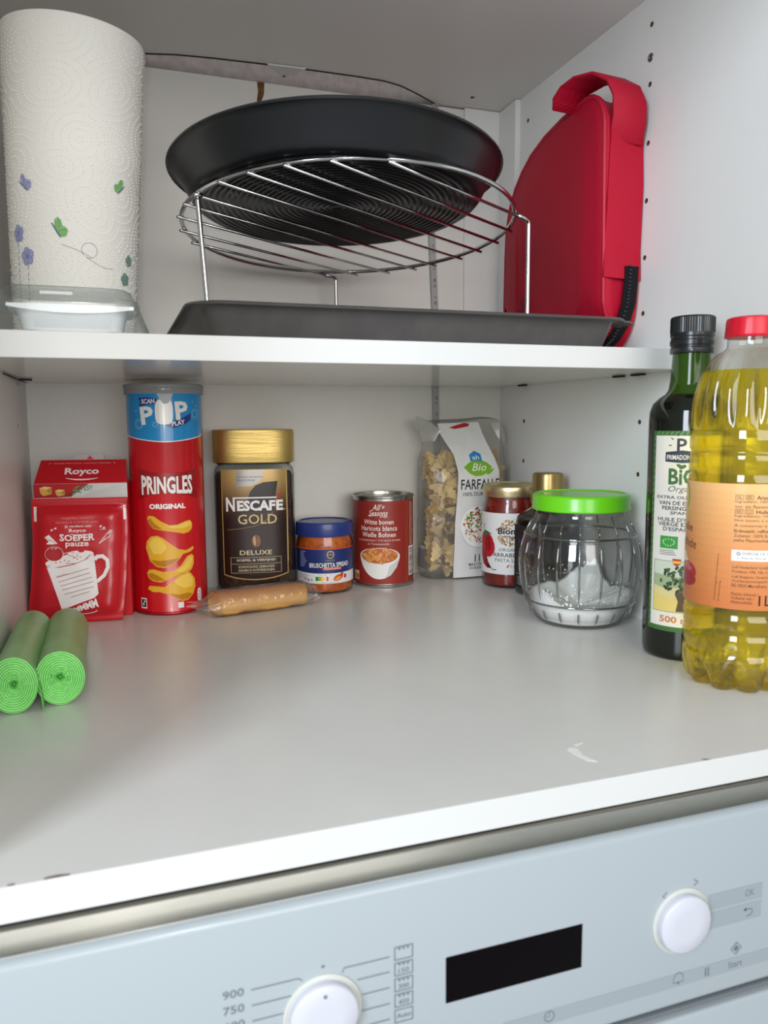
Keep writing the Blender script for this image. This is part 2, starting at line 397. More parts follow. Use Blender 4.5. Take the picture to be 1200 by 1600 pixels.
for i, s in enumerate(('', '150', '300', '450', 'Auto')):
    z = -60+-8.3*i; pr.frame(202.4, z-3.6, 212.2, z+3.6, .55, gy)
    if s: pr.text(s, 207.3, z-1.1 if i < 4 else z, 5.6 if i < 4 else 7.4, 2.6, gy, bold=.01)
    if i < 4:
        for k in (-1, 0, 1): pr.poly([(207.3+k*2.2-.9, z+2.8), (207.3+k*2.2+.9, z+2.8), (207.3+k*2.2, z+1.3)], gy)
pr.ell(166.8, -57.5, .8, .8, gy)
pr.build('panel_print', ap)

# ================================================================== SHELF
sh = thing('shelf', 'white laminate shelf board across the cupboard with bright front edge', 'shelf', (.285, -.18, HS))
SO = Vector(sh.location); YS = -.3626
bm = new(); box(bm, WL+.0008, WR-.0008, YS+.0012, -.0052, HS, HS+TS); obj('board', loc(bm, SO), white2, sh)
bm = new(); box(bm, WL+.0008, WR-.0008, YS, YS+.0011, HS-.0001, HS+TS+.0001, .0003, 1); obj('edge_band', loc(bm, SO), edgew, sh)
for x0, x1, y0, y1 in ((WR-.006, WR-.001, -.075, -.058), (WR-.006, WR-.001, -.272, -.256), (WR-.006, WR-.001, -.304, -.286), (WL+.0015, WL+.014, -.085, -.0825)):
    bm = new(); box(bm, x0, x1, y0, y1, HS-.0016, HS-.0001, .0004, 1); obj('support_pin', loc(bm, SO), dark, sh)
bm = new(); tube(bm, [(WL+.001, -.19, HS-.001), (WL+.002, -.085, HS-.0012), (WL+.0035, -.03, HS-.001)], .0005, 6); obj('support_wire', loc(bm, SO), dark, sh)

# grey cable
ca = thing('cable', 'flat grey printed cable running up the back panel behind shelf', 'cable', (.478, -.003, .02))
bm = new()
cp = [(.4845, 0), (.482, .12), (.4795, .2037), (.4788, .265), (.478, .34), (.4735, .435), (.476, .52), (.4785, .588), (.480, .66)]
ring = []
for x, z in cp:
    yy = -.0021 if z < .58 else -.0021+(z-.58)*.12
    ring.append([(x-.478-.0045, yy+.003-.0010, z-.02), (x-.478-.0038, yy+.003-.0022, z-.02), (x-.478+.0038, yy+.003-.0022, z-.02), (x-.478+.0045, yy+.003-.0010, z-.02), (x-.478+.0038, yy+.003+.001, z-.02), (x-.478-.0038, yy+.003+.001, z-.02)])
loft(bm, ring); obj('sheath', bm, mat('#a3a3a2', rough=.5), ca, smooth=True, angle=40)
def cabx(z):
    for (x0, z0), (x1, z1) in zip(cp[:-1], cp[1:]):
        if z0 <= z <= z1: return x0+(x1-x0)*(z-z0)/(z1-z0)
pr = Print(lambda u, v, o: Vector((cabx(v/1000)-.478+u/1000, -.00175+.0005-o-.0005, v/1000-.02)), cell_u=None, cell_v=15)
for z in range(206, 590, 7):
    s = rnd.choice(('8', '2', 'C', '5', 'X', '0', '-', '7'))
    if z % 3: pr.text(s, .3, z, 4.2 if s != '-' else 1, 2.6, '#4d4d50', rot=90)
pr.build('cable_print', ca)

# ================================================================== UPPER SHELF THINGS
ZT = HS+TS+.0002
# --- kitchen paper roll
pap = bpy.data.materials.new('embossed_paper'); pap.use_nodes = True
nt = pap.node_tree; b = nt.nodes['Principled BSDF']; N = nt.nodes.new; L = nt.links.new
b.inputs['Base Color'].default_value = lin('#eceae2'); b.inputs['Roughness'].default_value = .9
tc = N('ShaderNodeTexCoord'); nz = N('ShaderNodeTexNoise'); nz.inputs['Scale'].default_value = 160; nz.inputs['Detail'].default_value = 4; L(tc.outputs['Object'], nz.inputs[0])
bp = N('ShaderNodeBump'); bp.inputs['Strength'].default_value = .3; bp.inputs['Distance'].default_value = .0006; L(nz.outputs[0], bp.inputs['Height']); L(bp.outputs[0], b.inputs['Normal'])

px_, py_ = .0570, -.19
rt = thing('paper_towel_roll', 'tall white embossed kitchen paper roll printed with butterflies and violet flowers', 'paper towel', (px_, py_, ZT), rot=(rad(2.5), rad(2.2), face_cam(px_, py_)))
RH = .2565
def rollr(z): return .0492+.0078*(z/RH)
bm = new(); seg = 72
prof = [(.0476, 0), (.0490, .0015)]+[(rollr(z*RH/10), max(.004, min(z*RH/10, RH-.004))) for z in range(0, 11)]+[(.0565, RH-.001), (.054, RH), (.040, RH+.0006), (.021, RH+.0004), (.0205, RH-.0005)]
R = lathe(bm, prof, seg, True, False)
obj('paper', bm, pap, rt, smooth=True, angle=50)
bm = new(); lathe(bm, [(.0205, RH-.0015), (.0205, .002), (.0195, .002), (.0195, RH-.0015)], 40, False, False); obj('core', bm, mat('#a58a6a', rough=.9), rt, smooth=True)
bm = new(); sp = []   # loose outer sheet edge
loft(bm, [[(rollr(z*RH/8)*1.004*sin(a), -rollr(z*RH/8)*1.004*cos(a), max(.003, z*RH/8-.002)) for z in range(9)] for a in (1.32, 1.38, 1.44)], False, False, closed=False)
obj('sheet_end', bm, pap, rt, smooth=True)
bm = new(); dr = random.Random(11); cen = []   # embossed dots along oval loops
while len(cen) < 40:
    c = (dr.uniform(-.105, .105), dr.uniform(0, RH))
    if all(hypot(c[0]-q[0], c[1]-q[1]) > .024 for q in cen): cen.append(c+(dr.uniform(.75, 1.25), dr.uniform(0, pi)))
    elif dr.random() < .002: break
def odist(u, z, c):
    a, b_ = u-c[0], z-c[1]; ca, sa = cos(c[3]), sin(c[3]); p_, q_ = a*ca+b_*sa, -a*sa+b_*ca
    return hypot(p_*c[2], q_/c[2])
for c in cen:
    for k in range(0, 8):
        rad0 = .0022+.0058*k; n = max(1, int(2*pi*rad0/.0027))
        for i in range(n):
            a = 2*pi*i/n; p_, q_ = rad0*cos(a)/c[2], rad0*sin(a)*c[2]
            u = c[0]+p_*cos(c[3])-q_*sin(c[3]); z = c[1]+p_*sin(c[3])+q_*cos(c[3])
            if not (.006 < z < RH-.006) or abs(u) > .098: continue
            if any(odist(u, z, q) < rad0-.0006 for q in cen if q is not c): continue
            s = .00095; rr0 = rollr(z); V = []
            for j in range(6):
                aa = (u+s*cos(pi*j/3))/.054; V.append(bm.verts.new((rr0*sin(aa), -rr0*cos(aa), z+s*sin(pi*j/3))))
            aa = u/.054; t_ = bm.verts.new(((rr0+.0009)*sin(aa), -(rr0+.0009)*cos(aa), z))
            for j in range(6): bm.faces.new((V[j], V[(j+1) % 6], t_))
me = bpy.data.meshes.new('embossed_dots'); bm.to_mesh(me); bm.free(); me.materials.append(pap); me.shade_smooth()
o = bpy.data.objects.new('embossed_dots', me); C.objects.link(o); o.parent = rt; o['kind'] = 'stuff'
def roll_print(): return Print(lambda u, v, o: Vector(((rollr(v/1000)+o)*sin(u/1000/.054), -(rollr(v/1000)+o)*cos(u/1000/.054), v/1000)), 3, 6, rough=.9, base=.0006)
pr = roll_print()
vi, gn, dk = '#9da0c6', '#7fb36e', '#595f94'
def butterfly(x, y, s, c, flip=1, rot=0):
    def T(a, b2):
        a *= flip*s; b2 *= s; return (x+a*cos(rot)-b2*sin(rot), y+a*sin(rot)+b2*cos(rot))
    pr.poly([T(*p) for p in ((0, 0), (-2, 3.5), (-1.6, 8), (.5, 9.6), (2.4, 7.6), (3.2, 4.4), (6, 3.2), (6.6, 1), (5.4, -2), (3, -2.6), (1.4, -1.6))], c)
    pr.up(); pr.line([T(*p) for p in ((-3.6, 5.6), (-2.2, 3.4), (-.4, .4), (2, -2.8))], .8*s, dk); pr.line([T(*p) for p in ((0, 1), (1.4, 5), (1, 8))], .35*s, '#5d9a52' if c == gn else dk); pr.line([T(*p) for p in ((.8, .6), (3.6, 2), (5.4, 1.4))], .35*s, '#5d9a52' if c == gn else dk); pr.L -= 1
for a_ in ((-14, 92, 1.25, gn), (-42, 126, 1.15, vi, 1, .3), (38, 132, 1.0, gn, -1, -.2)):
    pr = roll_print(); butterfly(*a_); pr.build('printed_butterfly', rt)
def flower(x, y, s, c=vi):
    for k in range(5):
        a = 2*pi*k/5+.5; pr.ell(x+3.2*s*cos(a), y+3.4*s*sin(a), 2.6*s, 2.9*s, c, a)
    pr.up(); pr.ell(x, y, 1.5*s, 1.5*s, '#8084b4')
    for k in range(5):
        a = 2*pi*k/5+.5; pr.arc(x+3.2*s*cos(a), y+3.4*s*sin(a), 2.6*s, 2.7*s, 0, 360, .28, '#7478ab', 14)
    pr.L -= 1
for a_, st_ in (((-52, 91, 1.15), (-53, 84)), ((-42, 73, 1.2), (-41.5, 66)), ((46, 62, .9, '#6f9a76'), None), ((50.5, 78, .8, '#7fa080'), None)):
    pr = roll_print(); flower(*a_)
    if st_:
      x, y0 = st_
      for k in range(11): pr.line([(x, y0-k*5), (x-.1, y0-k*5-3.4)], .6, dk)
    pr.build('printed_flower', rt)
pr = roll_print()
path = [(-11+t*24, 83-t*10+2*sin(t*2)) for t in [i/9 for i in range(10)]]
loop = [(11+6.4*cos(a), 80.5+6*sin(a)) for a in [rad(-110+i*18) for i in range(20)]]
tail = [(8+t*24, 75.2-7*sin(t*1.9)) for t in [i/9 for i in range(10)]]
for chain in (path, loop, tail):
    for i in range(len(chain)-1):
        (a, b1), (c, d) = chain[i], chain[i+1]
        for k in range(2):
            t0, t1 = k*.5, k*.5+.32; pr.line([(a+(c-a)*t0, b1+(d-b1)*t0), (a+(c-a)*t1, b1+(d-b1)*t1)], .4, '#5b5f7c')
pr.build('printed_trail', rt)

# --- clear clamshell container with a white tray in it
pet = clear('clear_pet', '#fafbfb', '#bcc5c5', .05, .4, .16, haze=.05, hazec='#d8dedd')
ct = thing('food_container', 'clear plastic clamshell food container at the left end of the upper shelf', 'container', (.0565, -.308, ZT))
def rrect(hx, hy, z, n=5, cx=0, cy=0): return [(cx+a, cy+b_, z) for a, b_ in supell(hx, hy, n, 48)]
bm = new(); loft(bm, [rrect(.052, .040, .0004), rrect(.0572, .0455, .0008), rrect(.0565, .0450, .0040), rrect(.0535, .0425, .0120), rrect(.0505, .0410, .0205), rrect(.0498, .0415, .0222), rrect(.0505, .0420, .0215)], True, False); obj('base', bm, pet, ct, smooth=True, angle=50)
bm = new(); loft(bm, [rrect(.0505, .043, .0225), rrect(.0495, .042, .0245), rrect(.047, .040, .0255), rrect(.0455, .0385, .031), rrect(.043, .036, .0325), rrect(.040, .033, .0322)], False, True); obj('lid', bm, pet, ct, smooth=True, angle=50)
bm = new(); box(bm, -.016, .006, -.0432, -.0415, .0252, .0285, .0006, 2); box(bm, -.009, .001, -.0436, -.0430, .0262, .0275, .0003, 1); obj('closing_tab', bm, pet, ct)
wt = thing('white_tub', 'white shallow plastic tub inside the clear clamshell container', 'tub', (.0605, -.308, ZT+.0014))
whp = mat('#eef3f4', rough=.35)
bm = new(); loft(bm, [rrect(.0320, .030, 0, 4, .0), rrect(.0345, .032, .002), rrect(.0370, .0345, .0150), rrect(.0380, .0355, .0175), rrect(.0425, .0365, .0172), rrect(.0425, .0365, .0190), rrect(.0385, .034, .0188), rrect(.034, .0300, .004)], True, True); obj('body', bm, whp, wt, smooth=True, angle=45)
bm = new(); 
for s in range(24):
    t0, t1 = -1+2*s/24, -1+2*(s+1)/24
    z0, z1 = .013+.0035*t0*t0, .013+.0035*t1*t1
    y0 = -.0362
    loft(bm, [[(t*.0415, y0, .0186), (t*.0415, y0-.0006, .0186), (t*.0415, y0-.0006, z), (t*.0415, y0, z)] for t, z in ((t0, z0), (t1, z1))], s == 0, s == 23)
obj('rim_skirt', bm, whp, wt)

# --- roasting tray
ty0, ty1, tx0, tx1 = -.347, -.030, .139, .5300
tcx, tcy = (tx0+tx1)/2, (ty0+ty1)/2; hx, hy = (tx1-tx0)/2, (ty1-ty0)/2
tr = thing('roasting_tray', 'large dark grey nonstick roasting tray on the shelf under the wire rack', 'baking tray', (tcx, tcy, ZT))
greyc = mat('#514e4c', rough=.42, coat=.15, mottle='#4a4746', mscale=60)
def rr(ix, z, rc=.03):
    out = []; ax, ay = hx-ix, hy-ix; rc = max(rc-ix, .012)
    for cx, cy, a0 in ((ax-rc, ay-rc, 0), (-ax+rc, ay-rc, 90), (-ax+rc, -ay+rc, 180), (ax-rc, -ay+rc, 270)):
        for k in range(9): a = rad(a0+k*90/8); out.append((cx+rc*cos(a), cy+rc*sin(a), z))
    return out
bm = new(); loft(bm, [rr(.024, 0), rr(.0215, .0008), rr(.0195, .003), rr(.0115, .0235), rr(.0105, .0252), rr(.003, .0256), rr(.0008, .0250), rr(0, .0262), rr(.001, .0275), rr(.003, .0278), rr(.0125, .0272), rr(.0145, .0255), rr(.0225, .004), rr(.026, .0022)])
obj('pan', bm, greyc, tr, smooth=True, angle=60)
bm = new()
loft(bm, [[(x, y, z) for x, z in ((hx-.002, .0262), (hx+.006, .0262), (hx+.010, .0245), (hx+.0105, .0255), (hx+.0065, .0278), (hx-.002, .0278))] for y in (-hy+.022, -hy+.030, -hy+.049)])
obj('handle_lip', bm, greyc, tr, smooth=True, angle=40)

# --- round wire rack
k_ = .155/.15
RC = Vector((.3052, -.2055, .3813)); RR = .155
def rz(x, y): return RC.z-.086*(y-RC.y)-.003*(x-RC.x)
chrome = mat('#c9c9c9', rough=.16, metal=1)
rk = thing('wire_rack', 'round chrome wire rack on tall legs standing in the grey tray', 'wire rack', (RC.x, RC.y, ZT))
RO = Vector(rk.location)
def addrod(name, pts, r=.0014, closed=False):
    bm = new(); tube(bm, pts, r, 8, closed); return obj(name, loc(bm, RO), chrome, rk, smooth=True)
addrod('ring', [(RC.x+RR*cos(2*pi*i/72), RC.y+RR*sin(2*pi*i/72), rz(RC.x+RR*cos(2*pi*i/72), RC.y+RR*sin(2*pi*i/72))) for i in range(72)], .0021, True)
dx, dy = cos(rad(28.3)), sin(rad(28.3)); nx, ny = -dy, dx
cs = RC.x*nx+RC.y*ny
ZB = ZT+.0024
legs = {0: (1, (.461, -.270)), 5: (-1, (.1586, -.259)), 9: (1, (.337, -.041))}
for k in range(10):
    s = -.4573+.0297*k
    if k == 5: s = .1586*nx+(-.259)*ny
    if k == 0: s = .461*nx+(-.270)*ny
    if k == 9: s = .337*nx+(-.041)*ny
    h = sqrt(max(RR**2-(s-cs)**2, 1e-6)); bx, by = RC.x+nx*(s-cs), RC.y+ny*(s-cs)
    e = .0045
    A = (bx-dx*(h+e), by-dy*(h+e)); B = (bx+dx*(h+e), by+dy*(h+e))
    zoff = -.003
    pts = [(A[0], A[1], rz(*A)+zoff), (B[0], B[1], rz(*B)+zoff)]
    addrod('wire', pts)
    if k in legs:
        sgn, (lx, ly) = legs[k]
        E = B if sgn > 0 else A
        zt = rz(lx, ly)+zoff
        ix, iy = (.007, 0) if k == 5 else (0, 0)
        pl = [(E[0], E[1], rz(*E)+zoff), (lx-dx*sgn*.004, ly-dy*sgn*.004, zt+.0004), (lx-dx*sgn*.001, ly-dy*sgn*.001, zt-.0008), (lx, ly, zt-.004), (lx+ix, ly+iy, ZB+.004), (lx+ix, ly+iy, ZB)]
        addrod('leg', pl, .0021)

# --- round pizza pan on the rack
pc = Vector((.282, -.244, .4145)); pn = Vector((.007, .065, 1)).normalized()
rot = Vector((0, 0, 1)).rotation_difference(pn)
pz = thing('pizza_pan', 'round black nonstick pizza pan lying on top of the wire rack', 'pan', pc-pn*.027)
pz.rotation_mode = 'QUATERNION'; pz.rotation_quaternion = rot
blk = mat('#16181b', rough=.36, coat=.1, bump=.06, bscale=900)
blk2 = mat('#0c0b0d', rough=.28, coat=.2)
bm = new()
lathe(bm, [(.1195, 0), (.1235, .0006), (.1262, .0022), (.1285, .0048), (.139, .0235), (.1425, .0262), (.1448, .0272), (.1462, .0264), (.1468, .0274), (.1455, .0290), (.142, .0284), (.137, .0255), (.1262, .0055), (.1225, .0026), (.119, .0018)], 96)
obj('body', bm, blk, pz, smooth=True, angle=50)
bm = new()
prof = []
for k in range(22):
    r = .004+k*.0052; prof += [(r, -.0004), (r+.0012, -.0011), (r+.0026, -.0011), (r+.0038, -.0004)]
prof = [(r, z) for r, z in prof if r < .1185]
lathe(bm, prof+[(.1192, .0003)], 80, True, False)
o = obj('ribbed_base', bm, blk2, pz, smooth=True, angle=50); o['label'] = 'black underside with concentric ridges'

# --- red insulated bag
bagm = bpy.data.materials.new('red_twill'); bagm.use_nodes = True
nt = bagm.node_tree; b = nt.nodes['Principled BSDF']; N = nt.nodes.new; L = nt.links.new
b.inputs['Base Color'].default_value = lin('#ac0328'); b.inputs['Roughness'].default_value = .6; b.inputs['Specular IOR Level'].default_value = .3
tc = N('ShaderNodeTexCoord'); mp = N('ShaderNodeMapping'); mp.inputs['Rotation'].default_value = (rad(35), 0, 0); L(tc.outputs['Object'], mp.inputs[0])
wv = N('ShaderNodeTexWave'); wv.bands_direction = 'Z'; wv.inputs['Scale'].default_value = 330; wv.inputs['Distortion'].default_value = .6; L(mp.outputs[0], wv.inputs[0])
nz = N('ShaderNodeTexNoise'); nz.inputs['Scale'].default_value = 18; nz.inputs['Detail'].default_value = 2; L(tc.outputs['Object'], nz.inputs[0])
ad = N('ShaderNodeMath'); ad.operation = 'MULTIPLY_ADD'; ad.inputs[1].default_value = 9; L(nz.outputs[0], ad.inputs[0]); L(wv.outputs[1], ad.inputs[2])
bp = N('ShaderNodeBump'); bp.inputs['Strength'].default_value = .25; bp.inputs['Distance'].default_value = .0006; L(ad.outputs[0], bp.inputs['Height']); L(bp.outputs[0], b.inputs['Normal'])
redp = mat('#b00a2c', rough=.5)
bg_ = thing('insulated_bag', 'tall red fabric bag with carry loop standing against the right wall', 'bag', (.551, -.16, ZT))
BO = Vector(bg_.location)
def bag_outline(inset=0):
    # side profile (y, z), counter-clockwise, rounded corners
    y0, y1, z0, z1 = -.290+inset, -.050-inset, ZT+inset, .5065-inset
    out = []
    def cor(cy, cz, r, a0):
        for k in range(9): a = rad(a0+k*90/8); out.append((cy+r*cos(a), cz+r*sin(a)))
    rb, rf = .050, .034
    cor(y0+rb, z0+rb, rb, 180); cor(y1-.05, z0+.05, .05, 270); 
    out.extend([(y1, z1-.16), (y1-.0015, z1-.11), (y1-.007, z1-.078), (y1-.018, z1-.055), (y1-.035, z1-.037), (y1-.055, z1-.024), (y1-.08, z1-.013), (y1-.115, z1-.005), (y1-.155, z1-.001)])
    cor(y0+rf, z1-rf, rf, 90)
    return out
def bagx_left(y, z):   # left face leans on its gusset, wedge-shaped, bulging
    t = (z-ZT)/(.25); base = .5305+(y+.29)*.085-.008*max(0, t-.55)*1.2+.014*min(1, max(0, (.305-z)/.022))
    return base
ol = bag_outline(); n = len(ol)
bm = new(); rings = []
def bring(inset, fx): return [(fx(y, z), y, z) for y, z in bag_outline(inset)]
XR = .5715
rings = [bring(.03, lambda y, z: bagx_left(y, z)-.0045), bring(.010, lambda y, z: bagx_left(y, z)-.0025), bring(.003, lambda y, z: bagx_left(y, z)), bring(0, lambda y, z: bagx_left(y, z)+.004)]
def mid(t, sq): return bring(sq, lambda y, z: (bagx_left(y, z)+.004)*(1-t)+(XR-.003)*t)
rings += [mid(.25, .0025), mid(.5, .0035), mid(.75, .0022), mid(1, 0), bring(.003, lambda y, z: XR), bring(.02, lambda y, z: XR)]
for ri in range(4, 7):
    rings[ri] = [(x, y+.0022*noise.noise(Vector((x*60, y*40, z*38))), z) for x, y, z in rings[ri]]
loft(bm, rings)
bmesh.ops.triangulate(bm, faces=[f for f in bm.faces if len(f.verts) > 4])
obj('body', loc(bm, BO), bagm, bg_, smooth=True, angle=60)
bm = new(); tube(bm, [(bagx_left(y, z)+.0012, y, z) for y, z in bag_outline(.0012)], .0021, 8, True); o = obj('piping', loc(bm, BO), redp, bg_, smooth=True)
# carry loop: a wide flat strap arching over the top front corner
bm = new()
strap = [(.5345, -.288, .458), (.5335, -.2945, .478), (.532, -.296, .494), (.5275, -.292, .508), (.520, -.279, .5185), (.513, -.258, .5215), (.5085, -.243, .518), (.507, -.232, .511), (.5105, -.226, .503)]
w = Vector((.0335, -.004, -.004))
rr_ = []
for i, p in enumerate(strap):
    p = Vector(p); q = p+w*(1 if i < 6 else 1-.08*(i-5)); nrm = (Vector(strap[min(i+1, 8)])-Vector(strap[max(i-1, 0)])).cross(w).normalized()*.0013
    rr_.append([p-nrm, q-nrm, q+nrm, p+nrm])
loft(bm, rr_); bmesh.ops.bevel(bm, geom=[e for e in bm.edges], offset=.0003, segments=1, affect='EDGES'); obj('carry_loop', loc(bm, BO), bagm, bg_, smooth=True, angle=55)
# gusset overlay band and zips
bm = new()
band = [(z, .5345+(z-.46)*.04) for z in (.332, .36, .39, .42, .45, .4665)]
loft(bm, [[(x, -.2915+.001*sin(z*90), z), (XR-.0005, -.2915+.001*sin(z*70+1), z-.0015), (XR-.0005, -.2900, z-.0015), (x, -.2900, z)] for z, x in band])
obj('gusset_panel', loc(bm, BO), bagm, bg_, smooth=True, angle=40)
ZP = [(.5530, -.2935, .343), (.5522, -.2935, .325), (.5508, -.2932, .309), (.5475, -.2888, .289), (.5440, -.2800, .2755), (.5410, -.2700, .2670)]
zipm = mat('#08090c', rough=.7, spec=.3)
def zip_strip(pts, wd, name):
    bm = new()
    loft(bm, [[(x, y, z), (x+wd, y+.0004, z), (x+wd, y+.0016, z+.0004), (x, y+.0016, z)] for x, y, z in pts]); return obj(name, loc(bm, BO), zipm, bg_)
zip_strip(ZP, .0150, 'zip')
bm = new()
for s in range(26):
    t = s/25*4.999; i = int(t); f = t-i; P = ZP
    a, c = Vector(P[i]), Vector(P[i+1]); p = a.lerp(c, f)+Vector((.005, -.0006, 0))
    box(bm, p.x-.0017, p.x+.0017, p.y-.0006, p.y+.0004, p.z-.0009, p.z+.0006)
o = obj('zip_teeth', loc(bm, BO), mat('#1d1f25', rough=.35), bg_)
zip_strip([(.566, -.2912, .482), (.567, -.292, .468)], .0045, 'zip')
bm = new()   # black antler mark low on the left face
for pts in ([(-.114, .318), (-.1165, .326), (-.121, .3315), (-.1215, .341)], [(-.118, .3285), (-.112, .331), (-.110, .337)], [(-.1195, .330), (-.1150, .334), (-.1145, .340)], [(-.1165, .326), (-.106, .3245), (-.101, .327)]):
    for (a, b1), (c, d) in zip(pts[:-1], pts[1:]):
        l = hypot(c-a, d-b1); nx_, ny_ = -(d-b1)/l*.0006, (c-a)/l*.0006
        loft(bm, [[(bagx_left(y, z)-.0047-o_, y, z) for y, z in ((a-nx_, b1-ny_), (c-nx_, d-ny_), (c+nx_, d+ny_), (a+nx_, b1+ny_))] for o_ in (0, .0003)])
obj('antler_emblem', loc(bm, BO), mat('#12080b', rough=.6), bg_)

# ================================================================== LOWER SHELF THINGS
E0 = .0002
glassm = clear('clear_glass', '#f7faf9', '#6f7a7a', .05, .75, .01)
filmm = clear('clear_film', '#f6f6f4', '#c9c9c6', .05, .45, .12, bump=.55, bscale=38, haze=.10, hazec='#e8e8e6')
gold = mat('#d3c294', rough=.3, metal=.9, aniso=.4)

# --- soup carton, sachet in front, foil sachet behind
sx, sy = .0005, -.104
def sac(u, v, o): return u/1000, v/1000
ang = atan2(-.014, .086)
cr = thing('soup_carton', 'opened red soup carton with white band and cut-out lid behind the sachet', 'carton', (.0015, -.0985, E0), ang)
red = '#c3121f'
redm = mat(red, rough=.38, coat=.15)
bm = new()
box(bm, .0045, .0945, .003, .05, 0, .1375, .0008, 1)
obj('body', bm, redm, cr)
bm = new()
fl_pts = [(.005, .0028, .137), (.0942, .0028, .137), (.0915, .0225, .160), (.0085, .0225, .160)]
loft(bm, [fl_pts, [(x, y+.0006, z-.0008) for x, y, z in fl_pts]]); obj('lid_flap', bm, redm, cr)
bm = new()
loft(bm, [[(.037, y, .150), (.0715, y, .150), (.0690, y, .1655), (.041, y, .1650)] for y in (.0238, .0244)]); o = obj('rear_tab', bm, mat('#b9aeb0', rough=.6), cr); o['label'] = 'pale inner tab of the opened lid'
bm = new(); loft(bm, [[(.0525, y, .1605), (.0595, y, .1605), (.056, y, .1642)] for y in (.0233, .0237)]); obj('tear_arrow', bm, redm, cr)
pr = Print(lambda u, v, o: Vector((u/1000, .003-o, v/1000)), None, rough=.35)
pr.rect(4.7, 118, 94.3, 137.2, '#b81420'); pr.up()
pr.poly([(4.7, 123), (40, 124), (58, 137.2), (4.7, 137.2)], '#b3101d'); pr.poly([(30, 123.5), (58, 137.2), (94.3, 137.2), (94.3, 123)], '#d2d2cf'); pr.rect(4.7, 122.2, 94.3, 123.2, '#e6c9c6'); pr.rect(4.7, 136.8, 94.3, 137.4, '#e3a5a5'); pr.up()
for x, y, w_, h in ((16, 130, 6, 4.8), (29.5, 128, 4.6, 3.6)):
    pr.poly([(x-w_, y+h*.6), (x-w_*.2, y+h), (x+w_, y+h*.8), (x+w_, y-h*.6), (x-w_*.4, y-h), (x-w_*.8, y-h*.5)], '#d9a94e'); pr.up(); pr.poly([(x-w_, y+h*.6), (x-w_*.2, y+h), (x+w_, y+h*.8), (x+w_*.2, y+h*.3)], '#ecc878'); pr.poly([(x+w_, y+h*.8), (x+w_, y-h*.6), (x+w_*.3, y-h*.2), (x+w_*.2, y+h*.3)], '#b98530'); pr.L -= 1
pr.text('YES!!', 54.5, 132.6, 12, 5, '#3d7a48', bold=.015, rot=4)
for a, b1, r in ((46, 133.6, .5), (44, 130.5, .1), (47.5, 129, -.5), (43, 127.2, .5)): pr.ell(a, b1, 2.6, .9, '#58935a', r)
for k in range(3): pr.line([(52+k*3, 125.2+k*1.6), (88, 129+k*2.4)], .5, '#b9bab6')
pr.build('front_band', cr)
n_ = (Vector((0, .0197, .023))).normalized(); perp = Vector((0, -.023, .0197)).normalized()
pr = Print(lambda u, v, o: Vector((u/1000, .0028, .137))+n_*(v/1000)+perp*(o), None, rough=.35)
pr.text('Royco', 49.5, 14.6, 33, 10.5, '#f2eceb', bold=.03); pr.arc(50.5, 8.6, 17, 3.6, 200, 335, lambda t: .3+1.3*sin(pi*t), '#f2eceb')
pr.text('MAKKELIJK HERSLUITBAAR · FACILEMENT REFERMABLE', 49, 25.6, 56, 1.6, '#e9b9b9'); pr.arc(19, 24.6, 2, 2, 90, 180, .4, '#e9b9b9'); pr.arc(79, 24.6, 2, 2, 0, 90, .4, '#e9b9b9')
pr.build('flap_print', cr)

sc = thing('soup_sachet', 'red soup sachet printed with white mug leaning on the carton', 'sachet', (.0006, -.1045, E0), ang)
def sach(u, v):   # u,v in 0..1 -> bulging pouch front
    x0 = -.0045+.0085*min(1, v*1.6)**.6; x1 = .0870+.0075*min(1, v*1.5)**.7
    x = x0+(x1-x0)*u; z = .1232*v+(.0012*(u-.5) if v < .1 else 0)
    cr_ = min(1, max(0, (min(v, 1-v)-.055)/.10)); cu = min(1, max(0, min(u, 1-u)-.035)/.14); cu = max(cu, 0)
    b_ = .0075*sin(cr_*pi/2)*sin(cu*pi/2)
    rib = .0005*cos(2*pi*v*.1232/.0031) if (v > .905 or v < .052) else 0
    wr_ = .0008*noise.noise(Vector((u*5, v*9, 1)))*cr_
    y = -.0125*(1-v)**1.5-b_+rib+wr_
    return Vector((x, y, z))
bm = new(); NU, NV = 30, 64
F = [[sach(i/NU, j/NV) for i in range(NU+1)] for j in range(NV+1)]
Vf = [[bm.verts.new(p) for p in r] for r in F]; Vb = [[bm.verts.new((p.x, -.0125*(1-j/NV)**1.5+.0012, p.z)) for p in r] for j, r in enumerate(F)]
for j in range(NV):
    for i in range(NU):
        bm.faces.new((Vf[j][i], Vf[j][i+1], Vf[j+1][i+1], Vf[j+1][i])); bm.faces.new((Vb[j][i], Vb[j+1][i], Vb[j+1][i+1], Vb[j][i+1]))
    bm.faces.new((Vf[j][0], Vf[j+1][0], Vb[j+1][0], Vb[j][0])); bm.faces.new((Vf[j][NU], Vb[j][NU], Vb[j+1][NU], Vf[j+1][NU]))
for i in range(NU):
    bm.faces.new((Vf[0][i], Vb[0][i], Vb[0][i+1], Vf[0][i+1])); bm.faces.new((Vf[NV][i], Vf[NV][i+1], Vb[NV][i+1], Vb[NV][i]))
obj('pouch', bm, mat('#bf101f', rough=.32, coat=.25, bump=.25, bscale=90), sc, smooth=True, angle=60)
def sach_s(u, v, o):
    vv = min(max(v/123.2, 0), 1); x0 = -4.5+8.5*min(1, vv*1.6)**.6; x1 = 87+7.5*min(1, vv*1.5)**.7
    p = sach((u-x0)/(x1-x0), vv); return p+Vector((0, -o-.00025, 0))
wh = '#efeae8'
pr = Print(sach_s, 3.2, 2, rough=.4)
pr.rect(6.2, 101, 9, 115.5, wh); pr.rect(91, 101, 93.4, 115.5, wh)
